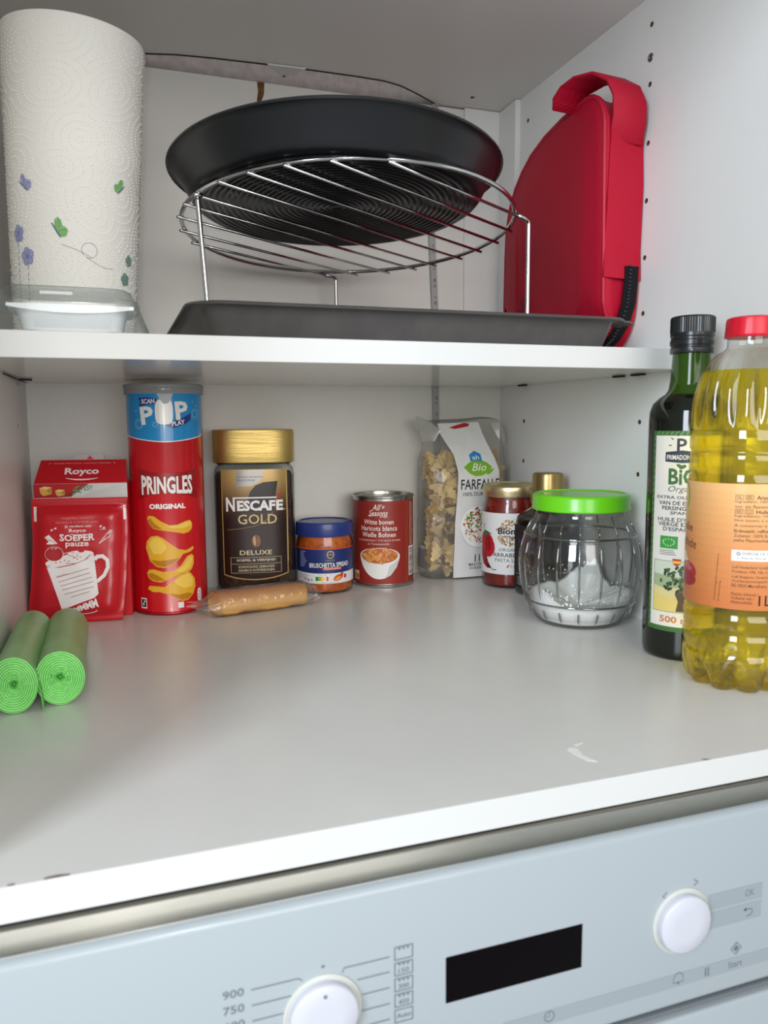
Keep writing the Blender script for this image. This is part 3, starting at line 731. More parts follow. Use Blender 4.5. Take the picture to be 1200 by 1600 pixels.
pr.text('TOMATEN / TOMATES', 48.5, 104.2, 31, 2, '#d98587'); pr.text('03/2026 B 218 0308 A082', 48, 100.2, 40, 1.8, '#d98587')
pr.text('Jij verdient een', 48.5, 96, 25, 3, wh, bold=.01); pr.text('Royco', 48, 91.6, 16, 4.4, wh, bold=.02); pr.arc(48, 89, 7, 1.2, 200, 340, .5, wh)
pr.text('SOEPER', 47.5, 84.6, 33, 5.6, wh, bold=.03, warp=lambda x, y: (x, y*(1+.02*abs(x))+.004*x*x)); pr.text('pauze', 47.3, 77.6, 22, 5.6, wh, bold=.02)
for a, b1 in ((24, 93), (27.5, 94.6), (70, 95.5), (73, 94)): pr.ell(a, b1, 1.3, .8, wh, .5)
pr.line([(69, 92.5), (75, 92.5)], .4, wh)
pr.line([(68, 78.5), (76, 88.5), (79.5, 86.5), (68, 78.5)], .5, wh); pr.line([(76, 88.5), (79, 92)], .6, wh); pr.line([(78, 87.5), (81, 91)], .6, wh); pr.line([(77, 88), (80.5, 91.8)], .5, wh); pr.line([(72, 84), (74, 82.6)], .4, wh)
pr.poly([(17, 86), (21, 88.5), (29, 79.5), (24, 79), (18.5, 79.5), (21, 82)], wh); pr.up(); pr.line([(19, 85.5), (27, 80)], .4, red); pr.line([(20.5, 83), (24, 82.8)], .4, red); pr.L -= 1
# mug
pr.poly([(17, 61), (18.5, 57), (24, 56), (32, 57.2), (44, 59.4), (55, 63.4), (62.5, 69.6), (60, 71.4), (52, 72.6), (42, 71.8), (34, 69.8), (24, 66)], wh)
pr.poly([(17, 61), (18.5, 56.4), (30, 56), (44, 58.6), (56, 63.4), (62.5, 69.6), (66.2, 29), (62, 25), (48, 20.5), (31.4, 14.5), (26, 33)], wh)
pr.line([(63, 63), (66, 65.6), (71, 66), (75.4, 62), (75.8, 55), (72, 47), (65, 41)], lambda t: 4.2-.8*t, wh)
pr.up()
pr.ell(25.5, 69.5, 8.4, 7, '#b10f1d'); pr.arc(25.5, 69.5, 8.4, 7, 0, 360, .5, wh, 24)
for a in (20, 80, 140, 210, 290): pr.line([(25, 74.5), (25+4*cos(rad(a)), 74.5+2.4*sin(rad(a)))], lambda t: 1.6*(1-t)+.2, wh)
pr.arc(19, 62, 5, 4, 200, 300, .5, '#c3121f')
pr.line([(36, 60), (46, 59.6), (54, 63), (59.5, 68.2)], .45, '#a9343b'); pr.arc(41, 69.3, 3, 2, 0, 300, .45, '#a9343b'); pr.arc(45, 67.8, 2.6, 2, 180, 420, .45, '#a9343b')
pr.ell(51, 71.6, 3, 1.3, '#c3121f'); pr.ell(36, 69, 2.6, .8, '#c3121f', .4)
for a, b1 in ((31, 61.5), (35, 63), (39, 62), (27, 61), (44, 65), (50, 66), (47, 64)): pr.ell(a, b1, .8, .5, '#c3121f')
pr.text('omdat...', 33, 48.8, 13, 2.2, '#b23a40', rot=13)
for k, (x0, y0, x1, y1) in enumerate(((27.5, 46.5, 57.5, 54.5), (29, 42, 58.8, 50), (31, 38, 60.4, 45.6), (32.3, 34, 61.6, 41.3), (34, 29.8, 62, 36.4), (40, 26.8, 58, 31.6))): pr.line([(x0, y0), (x1, y1)], .5, '#8e3a40')
pr.text('MMMMM', 51, 16.2, 29, 6.4, wh, bold=.04, rot=17, warp=lambda x, y: (x, y*(.6+.8*(x/29+.5))))
pr.arc(52, 14, 13.5, 5.2, 215, 335, .9, wh); pr.line([(33, 8.2), (37, 9.5), (44, 13.5)], .5, wh)
pr.build('printed_front', sc)
fs = thing('soup_sachet', 'second soup sachet showing its gold foil edge between carton and crisps tube', 'sachet', (.0935, -.078, E0), ang-.05)
bm = new()
loft(bm, [[(0, -.004, z), (.0065+.0007*sin(z*140), -.002, z), (.0072+.0006*sin(z*170), .006, z), (.0058, .016, z), (0, .016, z)] for z in [i*.0055 for i in range(16)]])
obj('foil_pouch', bm, mat('#c2ab72', rough=.3, metal=.8, bump=.8, bscale=120), fs, smooth=True, angle=60)
bm = new(); loft(bm, [[(-.0005, -.0052, z), (.0052, -.0045, z), (.0056, -.0032, z), (-.0005, -.0042, z)] for z in (.0, .03, .06, .10)]); obj('red_seam', bm, redm, fs)

# --- crisps tube
X, Y = .1357, -.0885
t = thing('crisps_tube', 'tall red and blue crisps tube with clear grey plastic lid', 'crisps tube', (X, Y, E0), face_cam(X, Y)+.01)
bm = new(); lathe(bm, [(.0360, .0012), (.0375, 0), (.0384, .0006), (.0385, .0022), (.0378, .0036), (.0378, .2292), (.0384, .2300), (.0384, .2318), (.037, .2325), (.0358, .2318)], 72); obj('body', bm, mat('#c6101c', rough=.28, coat=.35), t, smooth=True, angle=40)
bm = new(); lathe(bm, [(.0360, .0011), (.0376, -.0), (.0387, .0005), (.0388, .0026), (.0379, .0036)], 72, False, False); obj('base_rim', bm, mat('#a8161f', rough=.3, metal=.4), t, smooth=True)
bm = new(); lathe(bm, [(.0393, .2262), (.0397, .2266), (.0398, .2310), (.0397, .2318), (.0402, .2324), (.0403, .2350), (.0397, .2362), (.0385, .2365), (.0372, .2358), (.0365, .2335), (.0, .2333)], 72, False, False)
obj('lid', bm, clear('lid_plastic', '#d9dcde', '#8f9496', .08, .5, .15, haze=.62, hazec='#a7abad'), t, smooth=True, angle=50)
blu = '#1a8fd0'
pr = Print(cyl_surf(.0378), 2.5, None, rough=.28, coat=.35)
top = [(u, 178.5+7.2*(abs(u)/53)**1.5*1.0) for u in range(-58, 59, 2)]
pr.poly([(-58, 229)]+[(u, z) for u, z in top]+[(58, 229)], blu)
pr.line([(u, z-.4) for u, z in top], 1.0, '#f0eeec')
pr.poly([(-31, 151.5), (-15, 148), (0, 146.2), (16, 147.4), (32, 150.5), (33.4, 119), (16, 124), (-2, 126), (-18, 124.2), (-32, 120)], '#9c0e18')
pr.up()
def band(a, b1, c, d, w_):   # curved navy ribbon
    pr.line([(a+(c-a)*i/8, b1+(d-b1)*i/8+1.6*sin(pi*i/8)*(1 if b1 < d else -1)) for i in range(9)], w_, '#1b2f86')
pr.poly([(-27.5, 222), (-18, 222.6), (-8, 221.4), (-5, 215.5), (-16, 215.8), (-26, 213.6), (-25, 218)], '#1c2e80')
pr.poly([(-2, 196.5), (8, 199), (18, 202), (28, 207), (27, 199.5), (20, 195.4), (8, 191.8), (2, 193)], '#1c2e80')
pr.up()
for s, x, z, h, r in (('P', -18.2, 204.6, 18, 6), ('P', 17.2, 209.4, 18.5, 4)): pr.text(s, x, z, 14, h, '#f2f1ee', bold=.035, rot=r)
pr.poly([(-.8+8.8*math.copysign(abs(cos(a))**.6, cos(a)), 208+12.6*math.copysign(abs(sin(a))**.6, sin(a))) for a in [2*pi*i/32 for i in range(32)]], '#f2f1ee')
pr.text('SCAN', -16.6, 218.6, 14, 4.8, '#f2f1ee', bold=.03, rot=2); pr.text('PLAY', 13.2, 196.9, 14, 4.8, '#f2f1ee', bold=.03, rot=10)
for cx, cz, r0, r1, nn in ((-28, 196, 3.2, 5.6, 12), (26, 205, 0, 0, 0), (34, 206, 3, 5.6, 12), (-10, 195.4, 1.6, 3, 8)):
    for k in range(nn): a = 2*pi*k/nn; pr.line([(cx+r0*cos(a), cz+r0*sin(a)), (cx+r1*cos(a), cz+r1*sin(a))], .6, '#9fd0ec')
for cx, cz in ((-31, 209), (31, 218), (36, 214)): pr.frame(cx-1, cz-1, cx+1, cz+1, .4, '#7fc0e6')
ow = 54
pr.text('PRINGLES', -.6, 134.4, 54, 19.4, '#f2f0ec', bold=.035, warp=lambda x, y: (x, y*(.9+.00022*x*x)-.0006*x*x*0))
pr.text('ORIGINAL', -1, 112.8, 37, 5.4, '#f2f0ec', bold=.05)
def saddle(pts, hi, lo_):
    pr.poly(pts, '#e3ab2c'); pr.up(); pr.poly(hi, '#f0c654'); pr.poly(lo_, '#b97a18'); pr.L -= 1
saddle([(-22.5, 101), (-20.5, 103.4), (-15, 102.8), (-8, 97.6), (0, 93.4), (8, 93.6), (17, 96.8), (22, 97.4), (24.6, 94), (24, 88.6), (20, 85), (14, 84), (4, 86.4), (-8, 88.4), (-16, 90), (-21, 95)],
       [(-6, 95.4), (0, 93), (8, 93), (17, 96), (22, 96.6), (23.5, 92), (14, 89.6), (2, 90.4)], [(-22, 99), (-19, 101), (-15, 96), (-10, 92), (-7, 89), (-16, 90.6), (-21, 95)])
saddle([(-25.4, 70), (-24, 77), (-19, 82), (-12, 83), (-6, 80), (0, 74.6), (8, 68.6), (16, 66.4), (25, 70), (25.4, 67), (21, 64.4), (13, 63), (9, 58), (2, 52.4), (-6, 49.6), (-14, 50.8), (-21, 57)],
       [(-22, 74), (-17, 80.4), (-11, 81), (-6, 77), (-3, 70), (-9, 64), (-17, 64)], [(-20, 58), (-14, 52), (-6, 50.6), (2, 53.4), (9, 59), (0, 58), (-10, 57)])
saddle([(25, 60), (22, 62), (17, 60), (10, 51), (2, 46), (-8, 45.6), (-17, 48.2), (-23, 47.6), (-25.2, 44), (-23.6, 39), (-18, 35.6), (-10, 34.6), (-3, 37.6), (5, 41), (16, 42), (22, 46), (25, 52)],
       [(24, 58), (20, 60), (13, 51), (4, 45), (12, 44), (20, 48)], [(-24, 43), (-22, 39), (-15, 36), (-6, 36.6), (-12, 41), (-19, 44.4)])
saddle([(13, 43.4), (20, 43), (25.4, 36), (26.2, 28), (23, 20), (17, 14.6), (10, 13.8), (4, 17), (-3, 22), (-12, 24.6), (-19, 24.4), (-25, 27.4), (-23, 30.8), (-15, 30.6), (-7, 29.8), (0, 33.8), (6, 40)],
       [(12, 42), (19, 41.6), (23.6, 35), (22, 28), (13, 27), (6, 31), (3, 35.4)], [(22, 20.4), (17, 15.6), (10, 14.8), (4, 18), (-3, 22.8), (8, 21), (16, 22)])
for k in range(40): pr.up() if k == 0 else None; pr.ell(rnd.uniform(-20, 22), rnd.uniform(18, 98), .35, .25, '#d69a22') if False else None
pr.rect(-35, 6.5, -27, 17.5, '#e9e6e4'); pr.rect(6, 7, 11.8, 13, '#e9e6e4'); pr.poly([(31.5+3*math.copysign(abs(cos(a))**.7, cos(a)), 17.5+7*math.copysign(abs(sin(a))**.7, sin(a))) for a in [2*pi*i/24 for i in range(24)]], '#e9e6e4')
pr.up(); pr.rect(-34, 8, -28, 16, '#23171a'); pr.rect(-32.5, 9.5, -30.4, 12.4, '#e9e6e4'); pr.rect(-31, 13, -28.8, 14.8, '#e9e6e4')
pr.text('WE', 31.5, 21, 3, 2, '#5a4a4c'); pr.text('RECYCLE', 31.5, 17.8, 4.4, 1.6, '#5a4a4c'); pr.text('ME', 31.5, 14.6, 3, 2, '#5a4a4c')
for k in range(44):   # tiny side print
    z = 150-k*3; pr.rect(-54, z, -54+rnd.uniform(2, 4.5), z+1, '#e5a0a0')
    if k < 40: pr.rect(51, z-2, 51+rnd.uniform(2, 4.5), z-1, '#e5a0a0')
pr.build('printed_wrap', t)
bm = new()
loft(bm, [[(.0383*sin(u/.0383), -.0383*cos(u/.0383)-o_, z) for u, z in ((-.0085, .2285), (.0095, .2285), (.0065, .2205), (.0035, .2165), (-.001, .2160), (-.004, .2195))] for o_ in (.0, .0004)])
o = obj('torn_seal', bm, mat('#b9bcbe', rough=.35), t); o['label'] = 'torn pale foil seal under the lid'

# --- coffee jar
X, Y = .236, -.040
t = thing('coffee_jar', 'square glass coffee jar with gold lid and dark brown label', 'coffee jar', (X, Y, E0), face_cam(X, Y))
def sring(rx, ry, z, n=3.0): return [(a, b_, z) for a, b_ in supell(rx, ry, n, 72)]
bm = new(); loft(bm, [sring(.038, .030, .0), sring(.0430, .0345, .0016), sring(.0452, .0362, .006), sring(.0458, .0366, .02), sring(.0458, .0366, .138), sring(.0445, .0356, .1455), sring(.041, .0335, .1495), sring(.0385, .032, .1512)], True, False); obj('glass', bm, glassm, t, smooth=True, angle=60)
bm = new(); rings = []
for z in [.0025+.0046*i for i in range(31)]:
    k = 1 if .008 < z < .136 else .94
    rings.append([(a*k*(1+.006*noise.noise(Vector((a*900, b_*900, z*900)))), b_*k*(1+.006*noise.noise(Vector((b_*900, a*900, z*700)))), z) for a, b_ in supell(.0442, .0352, 3, 72)])
loft(bm, rings); o = obj('coffee_granules', bm, mat('#4a2d1c', rough=.8, mottle='#1f120c', mscale=330, bump=1, bscale=420), t, smooth=False); o['kind'] = 'stuff'
bm = new(); loft(bm, [sring(.0440, .0355, .1525, 3.4), sring(.0458, .037, .1522, 3.4), sring(.0462, .0373, .153, 3.4), sring(.0462, .0373, .1865, 3.4), sring(.0456, .0369, .1885, 3.4), sring(.0440, .0355, .1890, 3.4)]); obj('lid', bm, mat('#d9bb72', rough=.34, metal=.9, aniso=.6, bump=.25, bscale=45, stretch=(.15, .15, 60)), t, smooth=True, angle=40)
bm = new(); loft(bm, [sring(.0425, .0345, .1508, 3.2), sring(.0425, .0345, .1524, 3.2)]); obj('lid_seal', bm, dark, t)
def se_y(x, rx=.0458, ry=.0366, n=3.0): return ry*max(0, 1-(min(abs(x), rx*.999)/rx)**n)**(1/n)
pr = Print(lambda u, v, o: Vector((u/1000*(1+o/.045), -se_y(u/1000)-o, v/1000)), 2, None, rough=.3, base=.00025)
def mixh(a, b_, t_):
    A = [int(a[i:i+2], 16) for i in (1, 3, 5)]; B = [int(b_[i:i+2], 16) for i in (1, 3, 5)]
    return '#%02x%02x%02x' % tuple(int(x+(y-x)*t_) for x, y in zip(A, B))
def lab_bot(u): return 21.5+6*(u/36)**2
NB = 20
g_m = lambda h: mat(h, rough=.35, metal=.35)
pr.poly([(-36.5, 145), (36.5, 145)]+[(u, lab_bot(u)-1.4) for u in range(36, -37, -4)], g_m('#c9a566'))
pr.up()
for i in range(NB):
    z1, z0 = 144.4-i*3.1, 144.4-(i+1)*3.1; f = i/(NB-1)
    f = f*f*(3-2*f)
    pr.rect(-35, z0, 35, z1, mat(mixh('#c4a468', '#2a1714', f), rough=.35, metal=.35*(1-f)))
pr.poly([(-35, 82.5), (35, 82.5)]+[(u, lab_bot(u)) for u in range(35, -36, -5)], '#2a1714')
pr.rect(35, 40, 36.4, 144, g_m('#d9b873'))
pr.up()
pr.poly([(-19.5, 144), (12, 144), (6, 131), (-3, 126.5), (-20, 126)], mat('#9a9794', rough=.3, metal=.5))
pr.poly([(25.5, 131.6), (10, 130.6), (1, 127), (-5, 120), (-8, 111), (-9.5, 98), (20, 98), (22, 110)], '#241513'); 
pr.line([(-31, 77.6), (-16, 79), (2, 82), (12, 88), (20, 97)], .5, '#9c7b49')
pr.up()
pr.text('INTENSE VERRIJKING,', -4, 136.5, 28, 2.2, '#3c3a3c'); pr.text('ZACHTE SMAAK', -9, 133, 20, 2.2, '#3c3a3c')
pr.text('N', -26.6, 106.2, 9.6, 16, '#eceaea', bold=.03); pr.text('ESCAF', 1.5, 104.6, 42, 11.8, '#eceaea', bold=.045); pr.text('E', 27.3, 104.6, 7.6, 11.8, '#eceaea', bold=.045)
pr.rect(-22, 112.6, 24, 114.2, '#eceaea'); pr.poly([(23.6, 112), (26.4, 112.4), (31, 120), (26.6, 117.6)], '#c0392b')
pr.ell(32.6, 99.6, .6, .6, '#eceaea')
pr.text('GOLD', 2.6, 89.4, 43, 11, '#d8bf86', bold=.006)
pr.ell(.6, 64.6, 4.8, 7, '#8a5c3a'); pr.up(); pr.ell(-1.2, 65, 1.6, 5.4, '#c49a72', .1); pr.line([(1.4, 71), (.2, 66), (1.6, 61), (.8, 58)], .8, '#3a2116'); pr.L -= 1
pr.text('DELUXE', 0, 51.6, 35.5, 5.2, '#d8c8a4', bold=.012)
pr.frame(-28, 28.4, 28, 46.4, .5, '#b59c70'); pr.rect(-27.5, 38.6, 27.5, 39.1, '#b59c70')
pr.text('SOEPEL & VERFIJND', 0, 42.7, 43, 3.4, '#dccfb0', bold=.015); pr.text('ZORGVULDIG GEBRANDE', 0, 35.6, 40, 2.8, '#cbbd9c', bold=.01); pr.text('ARABICA KOFFIEBONEN', 0, 31.6, 40, 2.8, '#cbbd9c', bold=.01)
pr.build('printed_label', t)

# --- bruschetta spread jar
def small_jar(name, label, cat, X, Y, R, prof, content, cmat, lidprof, lidm, neck=None):
    t = thing(name, label, cat, (X, Y, E0), face_cam(X, Y))
    bm = new(); lathe(bm, prof, 64, True, False); obj('glass', bm, glassm, t, smooth=True, angle=60)
    bm = new(); lathe(bm, content, 64); obj('contents', bm, cmat, t, smooth=True, angle=60)
    bm = new(); lathe(bm, lidprof, 64); obj('lid', bm, lidm, t, smooth=True, angle=35)
    return t
R = .033
bt = small_jar('spread_jar', 'small jar of orange spread with dark blue lid and label', 'jar', .3138, -.0591, R,
    [(.028, 0), (.0315, .0008), (.0328, .004), (.033, .009), (.033, .056), (.0325, .060), (.0312, .0635), (.0308, .066), (.0310, .0675), (.0305, .0690)],
    [(.027, .002), (.031, .003), (.0322, .007), (.0323, .056), (.0305, .0632), (.0300, .0680)],
    mat('#d2691c', rough=.35, mottle='#a8480f', mscale=170, bump=.5, bscale=260),
    [(.0322, .0665), (.0334, .0666), (.0337, .0675), (.0335, .0795), (.0328, .0815), (.0312, .0825), (.0290, .0826), (.0286, .0815), (.001, .0815)], mat('#22357c', rough=.35, coat=.2))
pr = Print(cyl_surf(R), 2.2, None, rough=.4)
nav = '#1d2f6c'
pr.rect(-60, 13, 60, 53.6, nav); pr.up(); pr.poly([(-60, 13), (60, 13)]+[(u, 25.4-.6*cos(u/20)) for u in range(60, -61, -6)], '#dfe0e2'); pr.rect(-60, 52.4, 60, 53.6, '#d0542a'); pr.up()
pr.ell(6.6, 46.4, 4.4, 4.6, '#c8ae72'); pr.up(); pr.ell(6.6, 46.4, 3.4, 3.6, nav); pr.up(); pr.text('1791', 6.6, 46.4, 4.6, 2.2, '#c8ae72', bold=.02); pr.rect(3.2, 49.4, 10, 50, '#c8ae72'); pr.L -= 2
pr.text('D\u00c9LICE', 6.6, 40, 10, 1.8, '#b9a77c')
pr.text('BRUSCHETTA SPREAD', 6, 34.4, 49, 5.4, '#e9e6dd', bold=.02, rot=1); pr.rect(-2.5, 28.8, 20, 31.6, '#d8674a'); pr.up(); pr.text('GRILLED PEPPERS', 8.6, 30.2, 19, 1.5, '#f2d5cc'); pr.L -= 1
for k in range(9): pr.rect(-33, 49-k*2.1, -33+rnd.uniform(6, 11), 49.7-k*2.1, '#aab2d2'); 
for k in range(4): pr.rect(-34, 23-k*1.4, -34+rnd.uniform(9, 15), 23.5-k*1.4, '#8a8d96')
pr.text('190g e', -21, 17.2, 13, 3.8, '#3b3d44', bold=.01)
pr.rect(-11.5, 15.6, 4.5, 23.4, '#f3f3f2'); pr.up(); pr.text('NUTRI-SCORE', -3.6, 22.4, 12, 1.2, '#6a6c70')
for k, c in enumerate(('#1f8244', '#7fb53c', '#f0c020', '#e8821e', '#dd4222')): pr.rect(-11+k*3, 16.2, -8+k*3, 21.2, c)
pr.up(); pr.ell(-.4, 18.7, 2.2, 3, '#f3f3f2'); pr.up(); pr.text('D', -.4, 18.7, 2.2, 3, '#e8821e', bold=.04); pr.L -= 3
pr.ell(16, 19.5, 6.6, 3.4, '#cf4b22', .35); pr.ell(20, 22.4, 3.4, 1.9, '#b8281c', .8); pr.ell(25.4, 20.4, 2.2, 2.6, '#c03024'); pr.up(); pr.ell(15.4, 18.6, 4.4, 1.7, '#eaa040', .35); pr.L -= 1
pr.text('CREMA PICCANTE', 6, 13.9+.3, 20, .9, '#8a8d96')
pr.build('printed_label', bt)

# --- bean tin
X, Y = .392, -.044; R = .0368
t = thing('bean_tin', 'ribbed metal tin of white beans with brownish red paper label', 'tin', (X, Y, E0), face_cam(X, Y))
tinm = mat('#b9b7b2', rough=.25, metal=1)
bm = new(); lathe(bm, [(.034, .0012), (.0362, .0003), (.0374, .0008), (.0376, .0024), (.0366, .0034), (.0366, .1062), (.0376, .1072), (.0377, .1090), (.0370, .1098), (.0362, .1092), (.0358, .1060), (.034, .1058), (.030, .1063), (.022, .1058), (.001, .1058)], 64); obj('can', bm, tinm, t, smooth=True, angle=40)
pr = Print(cyl_surf(.0366), 2.5, None, rough=.42, base=.0002)
pr.rect(-112, 4.2, 112, 103.6, '#8f2a22'); pr.up()
o_ = -5
pr.rect(30, 4.2, 34.6, 103.6, '#9c3a24')
for k in range(24): pr.rect(37.5, 100-k*2.2, 37.5+rnd.uniform(6, 10), 101-k*2.2, '#c79a8c')
pr.rect(36, 12, 50, 48, '#e6e2dc'); pr.up()
for k in range(16): pr.rect(37, 14+k*2, 50, 14.5+k*2+rnd.uniform(0, .8), '#2b2525')
pr.L -= 1
pr.text('All', -7.8, 96.4, 10, 7, '#efe4dc', shear=.3, bold=.004); pr.text('\u2019s', -.2, 97.4, 5, 4.6, '#efe4dc', shear=.3); pr.text('Seasons', -5.8, 89.6, 23, 7, '#efe4dc', shear=.35, bold=.006); pr.line([(-4, 84.6), (3, 86), (6, 85), (1, 84.2)], .5, '#efe4dc'); pr.line([(-18, 86.4), (-14, 85.6), (-12, 88)], .5, '#efe4dc')
pr.text('Witte bonen', o_-.5, 79, 36.5, 5.8, '#efe4dc', bold=.006, shear=.05); pr.text('Haricots blancs', o_-.5, 71.4, 45, 5.8, '#efe4dc', bold=.006, shear=.05); pr.text('Wei\u00dfe Bohnen', o_-.5, 63.8, 42, 5.8, '#efe4dc', bold=.006, shear=.05)
pr.text('in tomatensaus / \u00e0 la sauce tomate', o_-.6, 57.4, 54, 2.8, '#d9bfb4', shear=.1); pr.text('in Tomatenso\u00dfe', o_-.6, 52.8, 26, 2.6, '#d9bfb4', shear=.1)
def bowl_pt(x, y): return (o_+x, y)
pr.poly([bowl_pt(25.6*cos(rad(a)), 38+(10.6 if a < 180 else 28.4)*sin(rad(a))*(1 if a < 180 else 1)*(.96)) for a in range(0, 180, 8)]+[bowl_pt(25.6*cos(rad(a))*(1 if True else 1), 38+27.6*sin(rad(a))*abs(sin(rad(a)))**.3) for a in range(180, 361, 8)], '#e4e2df')
pr.up(); pr.ell(o_, 38.4, 23.2, 9.2, '#b9642a', n=36); pr.poly([bowl_pt(x, y) for x, y in ((12, 26), (22, 32), (24.5, 35), (22, 25), (14, 15), (6, 11), (10, 17))], '#c6c4c4'); pr.up()
br = random.Random(5)
for k in range(58):
    a, r = br.uniform(0, 2*pi), sqrt(br.random())
    x, y = 20.6*r*cos(a), 38.2+7.8*r*sin(a)
    pr.ell(o_+x, y, 3.3, 2.2, br.choice(('#c9793a', '#d68c48', '#b8642a', '#dd9a5a')), br.uniform(0, 3), 12); 
    if k % 2: pr.up(); pr.ell(o_+x-.6, y+.6, 1.3, .6, '#eab884', br.uniform(0, 3), 8)
pr.L = 4
pr.rect(-44, 8, -33, 19, '#e8dccf'); pr.up()
for k, c in enumerate(('#7fb53c', '#f0c020', '#e8821e', '#dd4222')): pr.rect(-43.4+k*2.5, 9, -41+k*2.5, 15, c)
pr.build('paper_label', t)

# --- pasta bag
X, Y = .5025, -.0335
pb = thing('pasta_bag', 'clear film pasta bag with white front label beside the bean tin', 'pasta bag', (X, Y, E0))
def bagring(z):
    f = z/.198
    rx = .0565*(1-.10*max(0, f-.75)/.25)+.0012*noise.noise(Vector((1, z*50, 0))); ry = .0285*(1 if f < .66 else max(.03, 1-((f-.66)/.34)**1.25*.97))
    if f < .04: rx -= .004*(1-f/.04); ry -= .004*(1-f/.04)
    out = []
    for i, (a, b_) in enumerate(supell(rx, ry, 3.6, 84)):
        w_ = .0016*noise.noise(Vector((a*55, b_*55, z*42)))+.0007*noise.noise(Vector((a*160, b_*160, z*120)))
        l = hypot(a, b_); out.append((a*(1+w_/l), b_*(1+w_/l)-.0062*max(0, f-.8)/.2*0, z+.004*(f > .9)*sin(a*60)*(f-.9)*10))
    return out
bm = new(); loft(bm, [bagring(z) for z in [.0004]+[.198*i/44 for i in range(1, 45)]], True, True)
obj('film', bm, filmm, pb, smooth=True)
fcm = clear('film_corner', '#f2f2f0', '#c4c4c2', .08, .5, .1, haze=.3, hazec='#d5d4d0')
for pts in ([(-.056, -.004, .172), (-.0665, -.010, .2035), (-.048, -.012, .196), (-.036, -.016, .186), (-.043, -.012, .172)], [(-.0665, -.010, .2035), (-.066, -.004, .188), (-.055, -.003, .183), (-.048, -.012, .196)], [(.036, -.006, .194), (.048, -.01, .1955), (.0565, -.008, .181), (.0585, -.004, .165), (.047, -.012, .172)]):
    bm = new(); loft(bm, [pts, [(x, y+.0003, z) for x, y, z in pts]])
    obj('film_corner', bm, fcm, pb)
def bag_front(x, z):
    f = z/.198; rx = .0565*(1-.10*max(0, f-.75)/.25); ry = .0285*(1 if f < .66 else max(.03, 1-((f-.66)/.34)**1.25*.97))
    return ry*max(0.0, 1-(min(abs(x), rx*.99)/rx)**3.6)**(1/3.6)
def pasta_s(u, v, o):
    x, z = u/1000-X, max(.001, v/1000)
    return Vector((x, -bag_front(x, z)-.0017-o+.0011*noise.noise(Vector((x*70, 3, z*45))), z))
pr = Print(pasta_s, 2.4, 3, rough=.45, step=.00007)
wl = [(477.8, 2), (478.5, 30), (480, 70), (483, 110), (484, 135), (481, 155), (472, 172), (467.5, 182), (466.5, 194)]
wr_ = [(523, 195.5), (526, 180), (530, 168), (537, 150), (541.5, 135), (542, 118), (541, 80), (540, 40), (540, 2)]
pr.poly(wl+wr_, '#e3e2e0'); pr.up()
pr.poly([(481, 188.6), (489, 187), (508, 190.2), (510, 193.6), (503, 194.6), (492, 192)], '#c01e30')
leaf = '#7cb423'
pr.poly([(492.4, 139.6), (499, 144.6), (507, 148.6), (515, 149), (524, 145.6), (531, 139.8), (525, 133), (516, 129), (507, 128.6), (499, 132.6)], leaf); pr.poly([(534, 138.4), (529, 137), (524, 133.6), (522.4, 130.4), (527, 130.8), (531.4, 134)], leaf)
pr.up(); pr.poly([(501.6, 155), (509, 159.8), (517.4, 156), (518.6, 146.4), (509, 148), (502.6, 147)], '#2a86c5'); pr.up()
pr.text('ah', 510, 151.8, 9.6, 5.4, '#e9eef2', bold=.01); pr.text('Bio', 513, 139.6, 20, 9.4, '#eef1e4', shear=.35, bold=.006)
pr.L = 1
bk = '#26282c'
pr.text('FARFALLE', 514.6, 118.6, 54, 12.6, bk, bold=.012); pr.text('100% DURUM TARWE', 520, 106.4, 60, 4.8, bk, bold=.008) if False else pr.text('100% DURUM', 509, 106.4, 37, 4.8, bk, bold=.008)
pr.ell(511.4, 65, 24, 26, '#f4f4f2', n=36); pr.up(); pr.arc(511.4, 65, 24, 26, 190, 350, 1, '#c9c9c8', 20); pr.up()
br = random.Random(9)
for k in range(210):
    a, r = br.uniform(0, 2*pi), sqrt(br.random())
    pr.ell(511.4+20*r*cos(a), 66.5+22*r*sin(a), br.uniform(1, 2.4), br.uniform(.7, 1.5), br.choice(('#b8371f', '#c8452a', '#e2cfa0', '#d9bf84', '#ead9b4', '#3f7a34', '#54913e', '#e6d5ae')), br.uniform(0, 3), 8)
    if k % 30 == 29: pr.up()
pr.L = 1
pr.text('11', 510.4, 25.6, 7.4, 9.4, bk, bold=.012); pr.text('MINUTEN', 508.8, 17.6, 20, 3.6, bk, bold=.01); pr.text('KOKEN', 508, 13.2, 15.6, 3.4, bk, bold=.01)
pr.build('front_label', pb)
pr = Print(lambda u, v, o: Vector((-.0578-o, u/1000, v/1000)), None, rough=.5)
pr.rect(-17, 12, 6, 42, '#d5d3cf'); pr.up()
y = -16
while y < 5: w_ = rnd.uniform(.4, 1.2); pr.rect(y, 13, y+w_, 38, '#35302f'); y += w_+rnd.uniform(.4, 1)
pr.build('barcode', pb)
